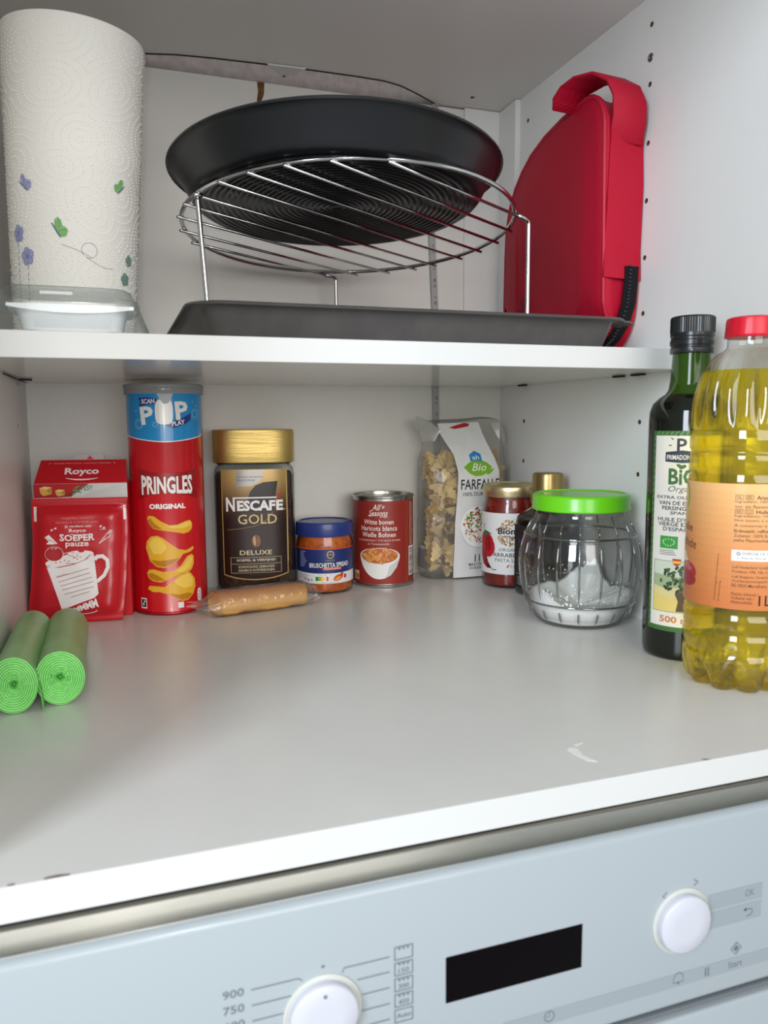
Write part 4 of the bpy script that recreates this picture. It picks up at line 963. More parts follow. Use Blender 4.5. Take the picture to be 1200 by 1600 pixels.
# farfalle: one bow, copied
bm = new(); NU, NV = 14, 8; G = []
for i in range(NU+1):
    u = -1+2*i/NU; row = []
    for j in range(NV+1):
        v = -1+2*j/NV
        wdt = .0026+.0098*min(1, abs(u)/.75)**1.1
        zig = .0011*(1 if j % 2 else -1) if i in (0, NU) else 0
        pinch = math.exp(-(u/.28)**2)
        zz = .0036*pinch*(cos(v*pi*1.5))+.0022*u*v*(1-pinch)+.0012*abs(u)*cos(v*3)
        row.append(bm.verts.new((u*.0150+zig*(1 if i else -1), v*wdt, zz)))
    G.append(row)
for i in range(NU):
    for j in range(NV): bm.faces.new((G[i][j], G[i+1][j], G[i+1][j+1], G[i][j+1]))
bmesh.ops.solidify(bm, geom=bm.faces[:], thickness=.0011)
farm = mat('#f2d898', rough=.5, mottle='#e9c880', mscale=60)
f0 = obj('farfalle', bm, farm, None, smooth=True, angle=50)
tag(f0, 'dry yellow bow-shaped pasta piece inside the clear bag', 'pasta', 'farfalle in the clear bag')
fr = random.Random(21); spots = []
for layer, yy in ((0, -.0215), (1, -.012), (2, .002)):
    for r_i in range(8 if layer == 0 else 10):
        z = .013+r_i*(.0172 if layer == 0 else .0140)
        for c_i in range(4):
            if layer == 0: x = (-.0345, -.0130, .0130, .0345)[c_i]; z_ = z+(.008 if c_i in (1, 2) else 0)
            else: x = -.0330+c_i*.022; z_ = z+.006
            if layer and fr.random() < .3: continue
            if layer == 0 and c_i == 2: continue
            spots.append((x+fr.uniform(-.002, .002), yy+fr.uniform(-.0015, .0015)+(.007 if z_ > .128 else 0), z_+fr.uniform(-.002, .002), layer))
for z in (.03, .055, .08, .105, .13): spots.append((-.0430, .004, z, 3)); 
for z in (.03, .06, .09, .12): spots.append((0.0430, .004, z, 3))
for k, (x, y, z, ly) in enumerate(spots):
    o = f0 if k == 0 else f0.copy()
    if k: C.objects.link(o)
    if ly == 3: rot = (pi/2+fr.uniform(-.2, .2), fr.uniform(-.6, .6), pi/2+fr.uniform(-.3, .3))
    elif ly == 0: rot = (pi/2+fr.uniform(-.2, .2), fr.choice((0, .5, -.5, 1.1, -.9))+fr.uniform(-.2, .2), fr.uniform(-.15, .15))
    else: rot = (pi/2+fr.uniform(-.35, .35), fr.uniform(-.8, .8), fr.uniform(-.3, .3))
    o.location = (X+x, Y+y, E0+z+.004); o.rotation_euler = rot

# --- pasta sauce jar
X, Y, R = .5333, -.1078, .0345
t = small_jar('sauce_jar', 'tall jar of red pasta sauce with gold lid in front of pasta bag', 'jar', X, Y, R,
    [(.029, 0), (.033, .0008), (.0343, .004), (.0345, .009), (.0345, .088), (.0338, .095), (.0322, .101), (.0312, .1045), (.0312, .1055), (.0318, .1065), (.0312, .1085)],
    [(.029, .002), (.0325, .003), (.0338, .007), (.0338, .088), (.033, .0945), (.0315, .1005), (.0306, .1075)],
    mat('#8e1c12', rough=.35, mottle='#6d120c', mscale=120),
    [(.0322, .1075), (.0334, .1076), (.0338, .1085), (.0336, .1185), (.0330, .1205), (.0315, .1218), (.0295, .1222), (.029, .1208), (.001, .1208)], gold)
pr = Print(cyl_surf(R), 2.4, None, rough=.5)
pr.rect(-52, 17, 52, 89.5, '#e4e2df'); pr.up()
o_ = 1
pr.ell(-2, 66.5, 15.6, 15.6, '#e9e4dc'); pr.up(); br = random.Random(4)
for k in range(90):
    a, r = br.uniform(0, 2*pi), sqrt(br.random())
    if abs(r*sin(a)) < .22: continue
    pr.ell(-2+14.6*r*cos(a), 66.5+14.6*r*sin(a), br.uniform(1, 2.6), br.uniform(.7, 1.6), br.choice(('#a37c4e', '#8f683c', '#b8935f', '#c3a377')), br.uniform(0, 3), 10)
pr.up(); pr.rect(-15, 63.6, 14, 70.4, '#e4e2df'); pr.up()
pr.text('Biona', -2, 68.6, 26, 7.6, '#24272b', bold=.035); pr.text('ORGANIC', -2, 61.4, 24, 2.8, '#3a3a3a', bold=.01)
pr.L = 2
pr.text('ORGANIC', .4, 46.6, 28, 3.8, '#3a3733'); pr.text('ARRABBIATA', 1.4, 40.2, 46, 4.8, '#2e2b29', bold=.008); pr.text('PASTA SAUCE', .6, 34, 38, 4, '#3a3733')
pr.ell(-2.6, 27, 2.6, .8, '#a6452e', 1); pr.ell(1, 27, 2.2, .5, '#c98a7a', 1.2); pr.ell(4, 27, 2.2, .5, '#c9a69a', 1.2)
pr.ell(-34, 54, 13, 11.6, '#b01722'); pr.ell(-30, 49, 11, 13, '#b8192a', .2); pr.poly([(-46, 50), (-40, 52), (-34, 42), (-29, 30), (-24, 24), (-30, 22.4), (-39, 27), (-46, 38)], '#8d1420'); pr.up()
pr.poly([(-42, 64), (-36, 68), (-30, 67), (-23, 64), (-29, 63.6), (-33, 61)], '#3d6b33'); pr.line([(-37, 66), (-38, 73), (-36.6, 76)], 1.1, '#4a7a3a'); pr.poly([(-30, 30), (-27, 26), (-24, 23.4), (-27, 23), (-31, 25)], '#2a1b1c'); pr.line([(-26, 24.6), (-21, 21.6), (-16.5, 22.4)], .9, '#2a1b1c')
pr.build('paper_label', t)

# --- balsamic bottle
X, Y = .5405, -.180
t = thing('vinegar_bottle', 'squat black square bottle with gold cap behind the green-lidded jar', 'bottle', (X, Y, E0))
def sq(h, z, n=9): return [(a, b_, z) for a, b_ in supell(h, h, n, 64)]
bm = new(); loft(bm, [sq(.024, 0), sq(.0268, .0012), sq(.0275, .004), sq(.0275, .083), sq(.0268, .089, 7), sq(.0235, .0945, 5), sq(.0185, .099, 3), sq(.0150, .103, 2), sq(.0135, .108, 2), sq(.0135, .118, 2)]); obj('body', bm, mat('#0a090c', rough=.12, coat=.3), t, smooth=True, angle=60)
bm = new(); lathe(bm, [(.0150, .1035), (.0182, .1045), (.0190, .108), (.0190, .1145), (.0194, .1165), (.0194, .1185), (.0180, .1200), (.0172, .1215), (.0170, .136), (.0162, .1385), (.0145, .1392)], 48); obj('cap', bm, mat('#a18a58', rough=.3, metal=.9), t, smooth=True, angle=45)
pr = Print(lambda u, v, o: Vector((-.0275-o, -u/1000, v/1000)), None, rough=.4, base=.0004)
pr.rect(-24, 8, 24, 80, '#0f0d13'); pr.up()
pr.ell(3, 38, 7, 8, '#c9a227'); pr.up(); pr.ell(3, 38, 5, 5.8, '#1d3c6e'); pr.L -= 1
pr.text('Aceto', 14, 73, 20, 6, '#b5b4b8', shear=.3); pr.text('BALSAMICO', 4, 62, 36, 5, '#5a2a78', bold=.02); pr.text('DI MODENA', 8, 53, 28, 3.6, '#b5b4b8')
pr.rect(-20, 24, 22, 24.5, '#9c9ca0')
for k in range(4): pr.rect(-16, 20-k*2.6, 16-2*k, 21-k*2.6, '#8f8e94')
pr.build('printed_label', t)

# --- big glass jar with green lid
X, Y = .5125, -.2885
jr = thing('glass_jar', 'large barrel-shaped clear glass jar with bright green lid and white powder inside', 'jar', (X, Y, E0), face_cam(X, Y))
P = [(.034, .0006), (.0375, 0), (.0405, .002), (.0475, .010), (.0522, .020), (.0535, .0245), (.0565, .038), (.0583, .052), (.0586, .060), (.0578, .070), (.0555, .081), (.0535, .087), (.0515, .0915), (.0478, .0985), (.0448, .1035), (.0432, .107), (.0430, .1105), (.0438, .1118), (.0438, .1135), (.0428, .1150)]
fine = []
for (ra, za), (rb, zb) in zip(P[:-1], P[1:]):
    n = max(1, int(abs(zb-za)/.003))
    fine += [(ra+(rb-ra)*i/n, za+(zb-za)*i/n) for i in range(n)]
fine.append(P[-1])
fine = [(r+.0011*math.exp(-((z-.0235)/.0009)**2)+.0011*math.exp(-((z-.0875)/.0009)**2), z) for r, z in sorted(fine+[(.0530, .0235), (.0527, .0226), (.0533, .0243), (.0533, .0875), (.0537, .0866), (.0528, .0885)], key=lambda q: q[1] if q[1] > .0007 else q[1]-(.001 if q[0] < .035 else 0))]
bm = new(); lathe(bm, fine, 120, True, False); obj('glass', bm, clear('jar_glass', '#f7f7f7', '#2c3232', .07, .8, .008, power=.5, expo=4), jr, smooth=True)
inner = [(max(r-.0028, .001), z+.0025 if z < .01 else z) for r, z in P if z < .108]
bm = new(); lathe(bm, inner, 96, True, False); obj('inner_wall', bm, clear('jar_inner', '#f8f8f8', '#6d7474', .05, .6, .012, expo=4), jr, smooth=True)
ribm = clear('rib_glass', '#cfd8d6', '#141a1a', .22, .9, .03, expo=1.6)
def rprof(z):
    for (ra, za), (rb_, zb) in zip(P[:-1], P[1:]):
        if za <= z <= zb and zb > za: return ra+(rb_-ra)*(z-za)/(zb-za)
    return .05
for k in range(18):
    a = 2*pi*(k+.5)/18
    for z0, z1 in ((.0275, .0835), (.0905, .1005), (.0065, .0185)):
        bm = new(); n = 12
        tube(bm, [((rprof(z0+(z1-z0)*i/n)+.0002)*cos(a), (rprof(z0+(z1-z0)*i/n)+.0002)*sin(a), z0+(z1-z0)*i/n) for i in range(n+1)], lambda q: .0010*min(1, .15+4*q, .15+4*(1-q)), 8)
        obj('embossed_rib', bm, ribm, jr, smooth=True)
for z in (.0235, .0875):
    bm = new(); tube(bm, [((rprof(z)+.0002)*cos(2*pi*i/96), (rprof(z)+.0002)*sin(2*pi*i/96), z) for i in range(96)], .0010, 8, True); obj('embossed_ring', bm, ribm, jr, smooth=True)
bm = new(); lathe(bm, [(.0438, .1115), (.0462, .1112), (.0470, .1120), (.0471, .1135), (.0466, .1150), (.0466, .1235), (.0460, .1255), (.0445, .1266), (.042, .1268), (.0412, .1258), (.039, .1256), (.020, .1259), (.001, .1259)], 80)
obj('lid', bm, mat('#68c81a', rough=.28, coat=.3), jr, smooth=True, angle=40)
bm = new(); rings = []
for k in range(12):
    f = k/11; ring = []
    for i in range(80):
        a = 2*pi*i/80; rr = .0497*(1-f)**.9
        edge = .0235+.004*noise.noise(Vector((cos(a)*2, sin(a)*2, 5)))+.010*max(0, sin(a-.3))**2*max(0, noise.noise(Vector((cos(a)*3.2, sin(a)*3.2, 2)))+.6)
        jag = 1+.5*noise.noise(Vector((cos(a)*9, sin(a)*9, 3)))
        edge += .014*jag*max(0, cos(a-3.75))**8+.026*jag*max(0, cos(a-1.35))**16+.010*jag*max(0, cos(a-.3))**10
        z = edge*(1-f)+.015*f+.0012*noise.noise(Vector((cos(a)*rr*220, sin(a)*rr*220, f*6)))
        ring.append((rr*cos(a), rr*sin(a), max(z, .012)))
    rings.append(ring)
low = [[(r*cos(2*pi*i/80), r*sin(2*pi*i/80), z) for i in range(80)] for r, z in ((.036, .0032), (.0375, .0036), (.0445, .0105))]
loft(bm, low+rings); o = obj('powder', bm, mat('#f6f5f2', rough=.95, bump=.6, bscale=500), jr, smooth=True); o['kind'] = 'stuff'
bm = new(); br = random.Random(3)   # powder dust sticking to the inside of the glass
for k in range(220):
    a = br.uniform(0, 2*pi); z = .022+abs(br.gauss(0, .012)); 
    r = .0535 if z < .035 else .0552
    if z > .055: continue
    s = br.uniform(.0003, .0011)
    c = Vector((r*cos(a)*.98, r*sin(a)*.98, z)); tt = Vector((-sin(a), cos(a), 0)); uu = Vector((0, 0, 1)); nn = Vector((cos(a), sin(a), 0))
    vs = [bm.verts.new(c+tt*s), bm.verts.new(c-tt*s), bm.verts.new(c+uu*s*1.4), bm.verts.new(c-uu*s*1.2), bm.verts.new(c-nn*s*.5)]
    for q in ((0, 2, 4), (2, 1, 4), (1, 3, 4), (3, 0, 4), (0, 3, 2), (1, 2, 3)): bm.faces.new([vs[i] for i in q])
o = obj('powder_dust', bm, mat('#f6f5f2', rough=.95, bump=.6, bscale=500), jr); o['kind'] = 'stuff'

# --- olive oil bottle
X, Y, R = .5343, -.4108, .0317
t = thing('olive_oil_bottle', 'tall dark green glass olive oil bottle with black screw cap', 'bottle', (X, Y, E0), face_cam(X, Y))
bm = new()
def gmat(hexc, tr): return mat(hexc, rough=.06, trans=tr, ior=1.5, coat=.2)
prof = [(.027, .0015), (.0285, 0), (.0305, .0008), (.0315, .004), (.0317, .009), (.0317, .196), (.0312, .203), (.0290, .2095), (.0240, .2145), (.0195, .2175), (.0172, .221), (.0160, .228), (.0150, .245), (.0146, .2525), (.0146, .2580)]
Rg = lathe(bm, prof, 64, True, True)
for f in bm.faces:
    if f.calc_center_median().z > .2185: f.material_index = 1
obj('glass', bm, [mat('#0d1308', rough=.07, coat=.25), mat('#2f4c0d', rough=.07, coat=.25, trans=.2, ior=1.3)], t, smooth=True, angle=60)
bm = new()
def capmod(r, z, a): return r+(.00035 if int(a/(2*pi)*120+.5) % 2 else 0)*(.2665 < z < .2785)
lathe(bm, [(.0150, .2500), (.0168, .2502), (.0170, .2510), (.0170, .2545), (.0164, .2552), (.0164, .2562), (.0171, .2568), (.0172, .2605), (.0166, .2612), (.0166, .2630), (.0171, .2638), (.0171, .2665), (.0170, .2666), (.0170, .2784), (.0164, .2796), (.0150, .2800)], 120, mod=capmod)
obj('screw_cap', bm, mat('#14181a', rough=.3, coat=.2), t, smooth=True, angle=30)
pr = Print(cyl_surf(R), 2.2, None, rough=.5)
gr = '#3d6b35'; nvy = '#2b3346'; crm = '#e0dcd2'
pr.rect(-30.5, 24.5, 30.5, 188, gr); pr.up(); pr.rect(-27.5, 28.6, 27.5, 184.2, crm)
for k in range(30):
    z = 27+k*5.3; pr.line([(-30, z), (-28, z+2.4)], .3, '#a9c29a')
    if k < 14: pr.line([(-26+k*4, 185), (-23.6+k*4, 187.4)], .3, '#a9c29a')
pr.up()
pr.text('P', -4.6, 176.5, 7.6, 11, nvy, bold=.02)
for a in (40, 75, 110, 145, 180): pr.line([(-4.6+8*cos(rad(a)), 176.4+8*sin(rad(a))), (-4.6+10.4*cos(rad(a)), 176.4+10.4*sin(rad(a)))], .8, nvy)
pr.ell(2.6, 170.4, 1.4, .9, nvy, .6); pr.line([(-.5, 172), (4, 168)], .4, nvy)
pr.poly([(-17.5, 171), (-4, 172.6), (8.5, 171), (8.5, 163), (-4, 162.4), (-17.5, 163.4)], nvy); pr.up(); pr.text('PRIMADONNA', -4.4, 167, 23.6, 4, '#e7e4da', bold=.015); pr.L -= 1
pr.text('BiO', -2.6, 151.6, 23.5, 13.4, gr, bold=.03); pr.ell(-3.4, 159.4, 3, 1.5, gr, .4); pr.ell(-6, 160.2, 2.4, 1.3, gr, -.4)
pr.text('Organic', -1.6, 141, 25, 6, '#3f4a42', shear=.3)
tt_ = '#2f3236'
for s, cx, z, w_ in (('EXTRA OLIJFOLIE', -4.6, 134.4, 39), ('VAN DE EERSTE', -4.6, 130.2, 35), ('PERSING UIT', -4.4, 126, 29), ('SPANJE', -3, 121.8, 18), ("HUILE D'OLIVE", -4.6, 116.8, 36), ('VIERGE EXTRA', -4.6, 113, 35), ("D'ESPAGNE", -4, 109, 27)):
    pr.text(s, cx, z, w_, 3.3, tt_, bold=.02)
pr.rect(-19.8, 93, -5, 103.2, '#3c9a3e'); pr.up()
for k in range(12): a = 2*pi*k/12; pr.ell(-12.4+4.6*cos(a)*(1+.12*sin(a)), 98.1+2.8*sin(a), .5, .5, '#e6efd9', n=8)
pr.L -= 1
for k in range(3): pr.rect(-20, 91-k*1.6, -8+k, 91.6-k*1.6, '#6f706c')
pr.frame(-25, 40.6, 25, 83, .35, '#57604f'); pr.rect(-24.6, 64, 24.6, 82.6, '#c9d2be'); pr.rect(-24.6, 41, 24.6, 64, '#d8c98e'); pr.up()
pr.poly([(-24.6, 62), (-14, 60), (0, 62), (12, 58), (24.6, 60), (24.6, 70), (12, 73), (-4, 70), (-24.6, 72)], '#9fae86'); pr.poly([(-24.6, 41), (-24.6, 56), (-8, 52), (6, 56), (24.6, 50), (24.6, 41)], '#ddc673'); pr.up()
pr.poly([(-5, 41.6), (-3.4, 50), (-6, 56), (-4, 60), (0, 60), (2, 55), (1, 48), (3, 41.6)], '#5a4430'); br = random.Random(8)
for k in range(70):
    a, r = br.uniform(0, 2*pi), sqrt(br.random()); pr.ell(-3+15*r*cos(a), 68+10.6*r*sin(a), 2, 1.2, br.choice(('#3d4f2c', '#4c6036', '#2e3f24', '#5f7344')), br.uniform(0, 3), 8)
    if k % 14 == 13: pr.up()
pr.poly([(-8.6, 85), (-2, 85), (-2.2, 81), (-5.3, 78.8), (-8.4, 81)], '#b6272b'); pr.up(); pr.rect(-8.4, 81.2, -2.2, 83.4, '#e8bf2c'); pr.L = 2
pr.text('500 ml', -5, 34.6, 26, 5.6, '#c8793e', bold=.03)
pr.build('paper_label', t)

# --- peanut oil bottle
X, Y, R = .5255, -.4825, .0388
t = thing('cooking_oil_bottle', 'large clear plastic bottle of yellow oil with red cap and orange label', 'bottle', (X, Y, E0), face_cam(X, Y))
BP = [(.026, .004), (.0315, .0008), (.0345, .0008), (.0372, .006), (.0390, .014), (.0394, .020), (.0390, .0255), (.0380, .0272), (.0378, .0288), (.0388, .0302), (.0391, .0385), (.0386, .0405), (.0376, .0420), (.0376, .0432), (.0387, .0445), (.0391, .0530), (.0386, .0555), (.0376, .0570), (.0376, .0582), (.0384, .0595), (.0386, .0620), (.0386, .1525), (.0386, .1560), (.0376, .1575), (.0376, .1587), (.0387, .1600), (.0389, .1700), (.0386, .1720), (.0376, .1735), (.0376, .1747), (.0386, .1760), (.0388, .1850), (.0384, .1872), (.0379, .1885), (.0379, .1897), (.0386, .1915), (.0388, .2000), (.0384, .2080), (.0372, .2160), (.0350, .2240), (.0318, .2320), (.0278, .2390), (.0225, .2440), (.0175, .2468), (.0158, .2490), (.0156, .2560), (.0152, .2600)]
def omod(r, z, a, d=0):
    if .1905 < z < .2450:
        k = sin((z-.1905)/(.0545)*pi)**.5; return r-d-.0034*k*(1-abs(cos(a*8))**.8)*(r/.0388)
    if z < .0245: return r-d-.0075*(1-(z/.0245))**.8*(1-abs(cos(a*5)))**1.2
    return r-d
fine = []
for (ra, za), (rb, zb) in zip(BP[:-1], BP[1:]):
    n = max(1, int(abs(zb-za)/.0025)); fine += [(ra+(rb-ra)*i/n, za+(zb-za)*i/n) for i in range(n)]
fine.append(BP[-1])
fine = [p for p in fine if not (.064 < p[1] < .150)]
bm = new(); lathe(bm, fine, 160, True, False, mod=omod); obj('bottle_body', bm, clear('pet_shell', '#fbfbf8', '#cfd0c8', .05, .55, .01), t, smooth=True, angle=70)
oil = [(max(r-.0006, .001), z) for r, z in fine if z < .2345]
bm = new(); lathe(bm, [(p[0], p[1]+.0008) for p in oil[:1]]+oil[1:], 160, True, True, mod=lambda r, z, a: omod(r, z, a, 0))
om = mat('#fff68e', rough=.0, trans=1, ior=1.4, spec=.5); nt = om.node_tree; N = nt.nodes.new
tr_ = N('ShaderNodeBsdfTransparent'); tr_.inputs[0].default_value = lin('#fff25e'); ms_ = N('ShaderNodeMixShader'); ms_.inputs[0].default_value = .6
nt.links.new(nt.nodes['Principled BSDF'].outputs[0], ms_.inputs[1]); nt.links.new(tr_.outputs[0], ms_.inputs[2]); nt.links.new(ms_.outputs[0], nt.nodes['Material Output'].inputs[0])
obj('oil', bm, om, t, smooth=True, angle=60)
bm = new()
def cm(r, z, a): return r+(.0006 if (z < .2665 and abs((a*5/pi) % 2-1) < .25) else 0)
lathe(bm, [(.0155, .2555), (.0172, .2556), (.0176, .2566), (.0172, .2570), (.0171, .2672), (.0166, .2690), (.0150, .2700)], 90, mod=cm); obj('cap', bm, mat('#c9152b', rough=.35), t, smooth=True, angle=35)
pr = Print(cyl_surf(.03925), 2.4, None, rough=.3, base=.0002, coat=.2)
for i in range(16):
    z0, z1 = 62.4+(152-62.4)*i/16, 62.4+(152-62.4)*(i+1)/16; f = i/15
    pr.rect(-75, z0, 75, z1, mat(mixh('#c4733f', '#e8b475', f**1.1), rough=.3, coat=.2))
pr.up(); tb = '#4d2a18'
LX = -5
def lt(s, z, w_, h=2.3, bold=.004, x0=LX): pr.text(s, x0+w_/2, z, w_, h, tb, bold=bold)
for x, s, z in ((LX, 'NL', 142.7), (LX+6.4, 'BE', 142.7), (LX, 'BE', 132.6), (LX+6.4, 'LU', 132.6)):
    pr.frame(x, z-1.6, x+5.2, z+1.6, .3, tb); pr.text(s, x+2.6, z, 3, 2, tb)
lt('Arachideolie', 142.6, 20, 2.8, .02, LX+13.6); lt('Ingredi\u00ebnt: 100% pinda-olie. Houdbaar', 139.4, 52); lt('tot: zie flessenhals. Te bewaren', 136.2, 46)
lt("Huile d'arachide", 132.6, 27, 2.7, .02, LX+13.6); lt("Ingr\u00e9dients: 100% huile d'arachide.", 129.4, 50); lt('Non ouvert, \u00e0 consommer de pr\u00e9f\u00e9rence', 126.2, 55); lt("\u00c0 conserver \u00e0 l'abri de la lumi\u00e8re", 123, 50)
lt('Erdnuss\u00f6l, raffiniert.', 118.8, 27, 2.5, .02); lt('Zutaten: 100% Erdnuss\u00f6l. Haltbar', 115.6, 44); lt('siehe Flaschenhals. Vor W\u00e4rme', 112.4, 42)
pr.rect(LX-1, 97.6, 60, 105.4, '#e9e6e0'); pr.up(); pr.text('DISPOSE OF CORRECTLY', LX+22, 103, 32, 1.9, '#33424a', bold=.006); pr.text('Check local recycling', LX+20, 99.6, 34, 2.2, '#33424a'); pr.line([(LX+2, 102.4), (LX+3.4, 104), (LX+4.8, 102.4)], .6, '#33424a'); pr.line([(LX+4.6, 102), (LX+2.4, 101.8)], .6, '#33424a'); pr.L -= 1
lt('Lidl Nederland GmbH,', 93, 25); lt('Postbus 198, NL-1270 AD Huizen', 89.9, 42); lt('Lidl Belgium GmbH & Co. KG', 86, 36); lt('Guldensporenpark 90 blok J', 83, 35); lt('BE-9820 Merelbeke', 80, 23)
lt('Netto inhoud /', 74, 17.5); lt('Volume net /', 71, 15); lt('Nettoinhalt:', 68, 14); pr.text('1L', 17.4, 69.6, 9, 7.4, '#2f1a10', bold=.004)
pr.text('Serveertip/Suggestion de pr\u00e9sentation', -15.6, 84.6, 34, 1.7, tb, rot=87); pr.text('Serviervorschlag', -13.2, 74.6, 15, 1.7, tb, rot=87)
pr.text('olie', -46, 118, 14, 6.4, '#3b2013', rot=-3); pr.text('arachide', -49, 106.6, 30, 6.8, '#3b2013', rot=-4)
pr.ell(-45, 84.6, 12, 7.4, '#a8323a'); pr.ell(-44, 79, 11, 5.4, '#9a2a30'); pr.poly([(-62, 97), (-50, 99), (-42, 90), (-46, 86), (-62, 88)], '#e8d5b5'); pr.up(); pr.ell(-43, 87, 5, 2, '#c4636a'); pr.ell(-60, 76, 4.6, 8, '#e3c58a', .3); pr.arc(-60, 140, 14, 12, -40, 60, 1.6, '#4f8a3a'); 
pr.build('wrap_label', t)

# --- wrapped pastry roll
A, B = Vector((.1745, -.147, 0)), Vector((.2735, -.1265, 0))
dv = (B-A).normalized()
t = thing('pastry_roll', 'golden pastry roll in clear wrapper lying before the coffee jar', 'pastry', ((A+B)/2)+Vector((0, 0, E0)), atan2(dv.y, dv.x))
H = (B-A).length/2
bm = new(); rings = []
for k in range(25):
    s = -1+2*k/24; x = s*H; ta = min(1, (1-abs(s))/.12) if abs(s) > .88 else 1; ta = .9+.1*sin(ta*pi/2); ring = []
    for i in range(40):
        a = 2*pi*i/40; q = 1+.05*noise.noise(Vector((x*40, cos(a)*1.4, sin(a)*1.4)))
        ry = .0150*ta*q; rzz = .0125*ta*q*(1.06-.05*s)
        z = .0125+rzz*sin(a); ring.append((x+.003*cos(a)*(abs(s) > .95)*math.copysign(1, s), ry*cos(a), max(z, .0006)))
    rings.append(ring)
loft(bm, rings)
pm = bpy.data.materials.new('baked_crust'); pm.use_nodes = True; nt = pm.node_tree; b = nt.nodes['Principled BSDF']; N = nt.nodes.new; L = nt.links.new
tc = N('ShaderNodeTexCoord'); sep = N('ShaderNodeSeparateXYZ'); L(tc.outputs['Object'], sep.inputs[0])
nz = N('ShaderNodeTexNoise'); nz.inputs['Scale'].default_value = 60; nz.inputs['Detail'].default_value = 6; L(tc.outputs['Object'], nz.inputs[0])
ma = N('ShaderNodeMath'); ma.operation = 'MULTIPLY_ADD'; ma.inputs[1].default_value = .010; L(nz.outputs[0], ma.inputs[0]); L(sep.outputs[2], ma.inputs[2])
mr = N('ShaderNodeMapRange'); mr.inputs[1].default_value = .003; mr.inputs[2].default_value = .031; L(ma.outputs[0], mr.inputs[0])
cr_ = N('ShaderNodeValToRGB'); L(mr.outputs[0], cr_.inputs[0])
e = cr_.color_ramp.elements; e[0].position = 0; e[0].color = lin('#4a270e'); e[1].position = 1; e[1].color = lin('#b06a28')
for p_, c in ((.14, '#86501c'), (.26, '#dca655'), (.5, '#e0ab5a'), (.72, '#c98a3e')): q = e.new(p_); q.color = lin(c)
L(cr_.outputs[0], b.inputs['Base Color']); b.inputs['Roughness'].default_value = .6
bp = N('ShaderNodeBump'); bp.inputs['Strength'].default_value = .4; bp.inputs['Distance'].default_value = .001; L(nz.outputs[0], bp.inputs['Height']); L(bp.outputs[0], b.inputs['Normal'])
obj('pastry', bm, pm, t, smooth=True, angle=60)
bm = new(); rings = []
for s, ry, rz_, zc in ((-1.42, .016, .0045, .013), (-1.30, .0135, .0055, .0125), (-1.16, .0120, .0075, .012), (-1.05, .0150, .0120, .0128), (-.95, .0160, .0134, .0136), (-.5, .0163, .0137, .0139), (0, .0161, .0134, .0136), (.5, .0162, .0136, .0138), (.95, .0158, .0132, .0134), (1.06, .0140, .011, .0122), (1.16, .0150, .0085, .012), (1.24, .018, .0050, .0125)):
    ring = []
    for i in range(44):
        a = 2*pi*i/44; w_ = 1+(.24 if abs(s) > 1.02 else .03)*noise.noise(Vector((s*3, cos(a)*3, sin(a)*3)))+(.10*cos(a*9) if abs(s) > 1.02 else 0)
        ring.append((s*H+(.004*cos(a*5) if abs(s) > 1.2 else 0), ry*cos(a)*w_, max(.0002, zc+rz_*sin(a)*w_)))
    rings.append(ring)
loft(bm, rings, False, False)
obj('wrapper', bm, clear('wrapper_film', '#fbfbfa', '#cfcfcc', .08, .7, .08, bump=1, bscale=90, haze=.05), t, smooth=True)

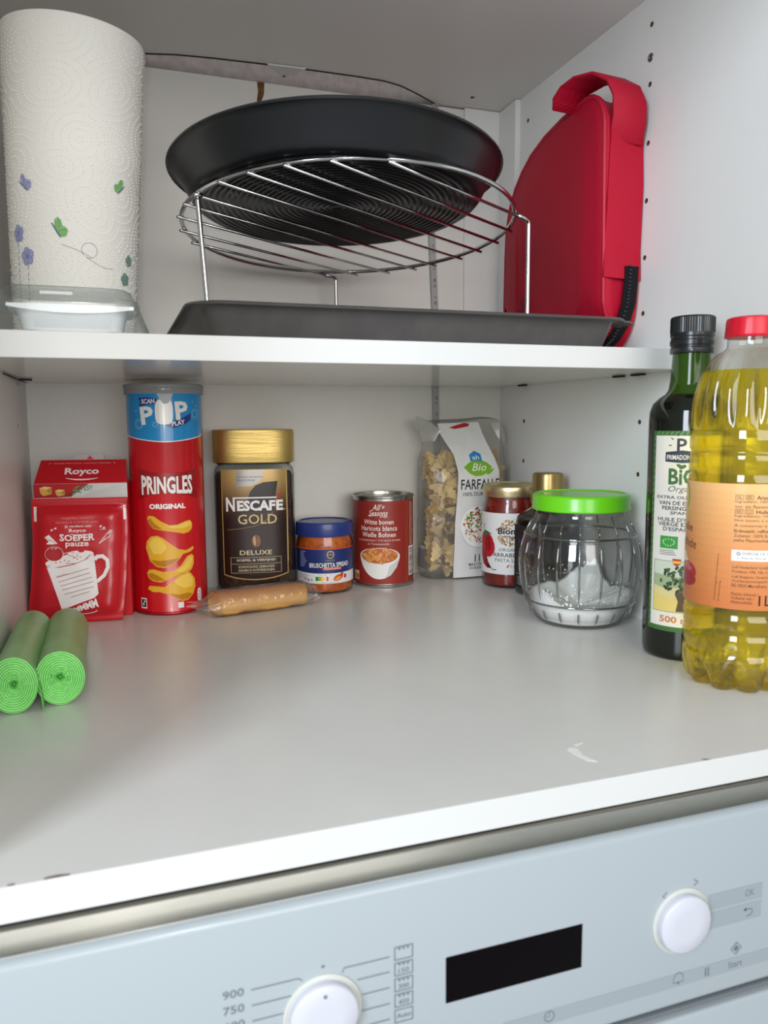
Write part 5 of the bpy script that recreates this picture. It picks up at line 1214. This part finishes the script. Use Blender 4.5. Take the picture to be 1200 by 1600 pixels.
# --- green bin-bag rolls
gm = mat('#97c486', rough=.36, bump=.8, bscale=50, mottle='#8db57c', mscale=30)
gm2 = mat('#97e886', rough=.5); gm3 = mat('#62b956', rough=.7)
def bag_roll(label, x0, y0, x1, y1, rx, rz_, seed):
    a0 = atan2(y1-y0, x1-x0)-pi/2; Ln = hypot(x1-x0, y1-y0)
    t = thing('bin_bag_roll', label, 'bin bags', (x0, y0, E0), a0, 'bin bag rolls')
    bm = new(); rings = []; n = 64
    def rad_(a, y): return 1+.016*noise.noise(Vector((cos(a)*1.6+seed, sin(a)*1.6, y*16)))+.006*noise.noise(Vector((cos(a)*6, sin(a)*6, y*60+seed)))
    for k in range(21):
        y = Ln*k/20; e_ = .985 if k in (0, 20) else 1
        rings.append([(rx*e_*rad_(a, y)*cos(a), y, max(.0002, rz_*(1+e_*rad_(a, y)*sin(a)))) for a in [2*pi*i/n for i in range(n)]])
    loft(bm, rings, False, True); obj('outer_wrap', bm, gm, t, smooth=True, angle=60)
    # wound end: layers as ridges, crumpled hollow core
    bm = new(); rings = []; K = 44
    for k in range(K+1):
        f = 1-k/K*.97; ring = []
        for i in range(n):
            a = 2*pi*i/n; tw = (1-f)*.0
            q = rad_(a, 0); cr2 = 1+.22*max(0, .55-f)/.55*noise.noise(Vector((cos(a)*2.2+seed, sin(a)*2.2, f*2)))*2
            dep = (.0022 if (k+i/n*2) % 4 >= 3 else 0)+.0004*noise.noise(Vector((cos(a)*5, sin(a)*5, k*.7)))
            dep += .004*max(0, .20-f)/.20
            if f < .42: dep += .0020*abs(noise.noise(Vector((cos(a)*3+seed, sin(a)*3, f*9))))
            ring.append((rx*.985*f*q*cr2*cos(a), dep, max(.0002, rz_*(1+.985*f*q*cr2*sin(a)))))
        rings.append(ring)
    loft(bm, rings, False, True)
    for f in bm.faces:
        if all(v.co.y > .0016 for v in f.verts) and len(f.verts) == 4: f.material_index = 1  # recessed gaps between layers coloured darker, standing in for their shade
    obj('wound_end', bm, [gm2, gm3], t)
    return t
bag_roll('light green bin bag roll, the right one of the pair by the left wall', .0415, -.3655, .0400, -.228, .0165, .0195, 1.0)
r2_ = bag_roll('light green bin bag roll at the frame edge, its loose sheet end hanging', .0125, -.3735, .0130, -.232, .0155, .0200, 7.0)
bm = new(); loft(bm, [[(.0150, .002, .020), (.0165, .001, .012), (.0180, -.001, .0005), (.0186, -.001, .0005), (.0172, .001, .012), (.0156, .002, .020)], [(.0152, .10, .020), (.0167, .10, .012), (.0172, .10, .0005), (.0176, .10, .0005), (.0172, .10, .012), (.0158, .10, .020)]]); obj('loose_end', bm, clear('green_film', '#a5e398', '#6fb863', .06, .4, .2, haze=.55, hazec='#7fce70'), r2_)
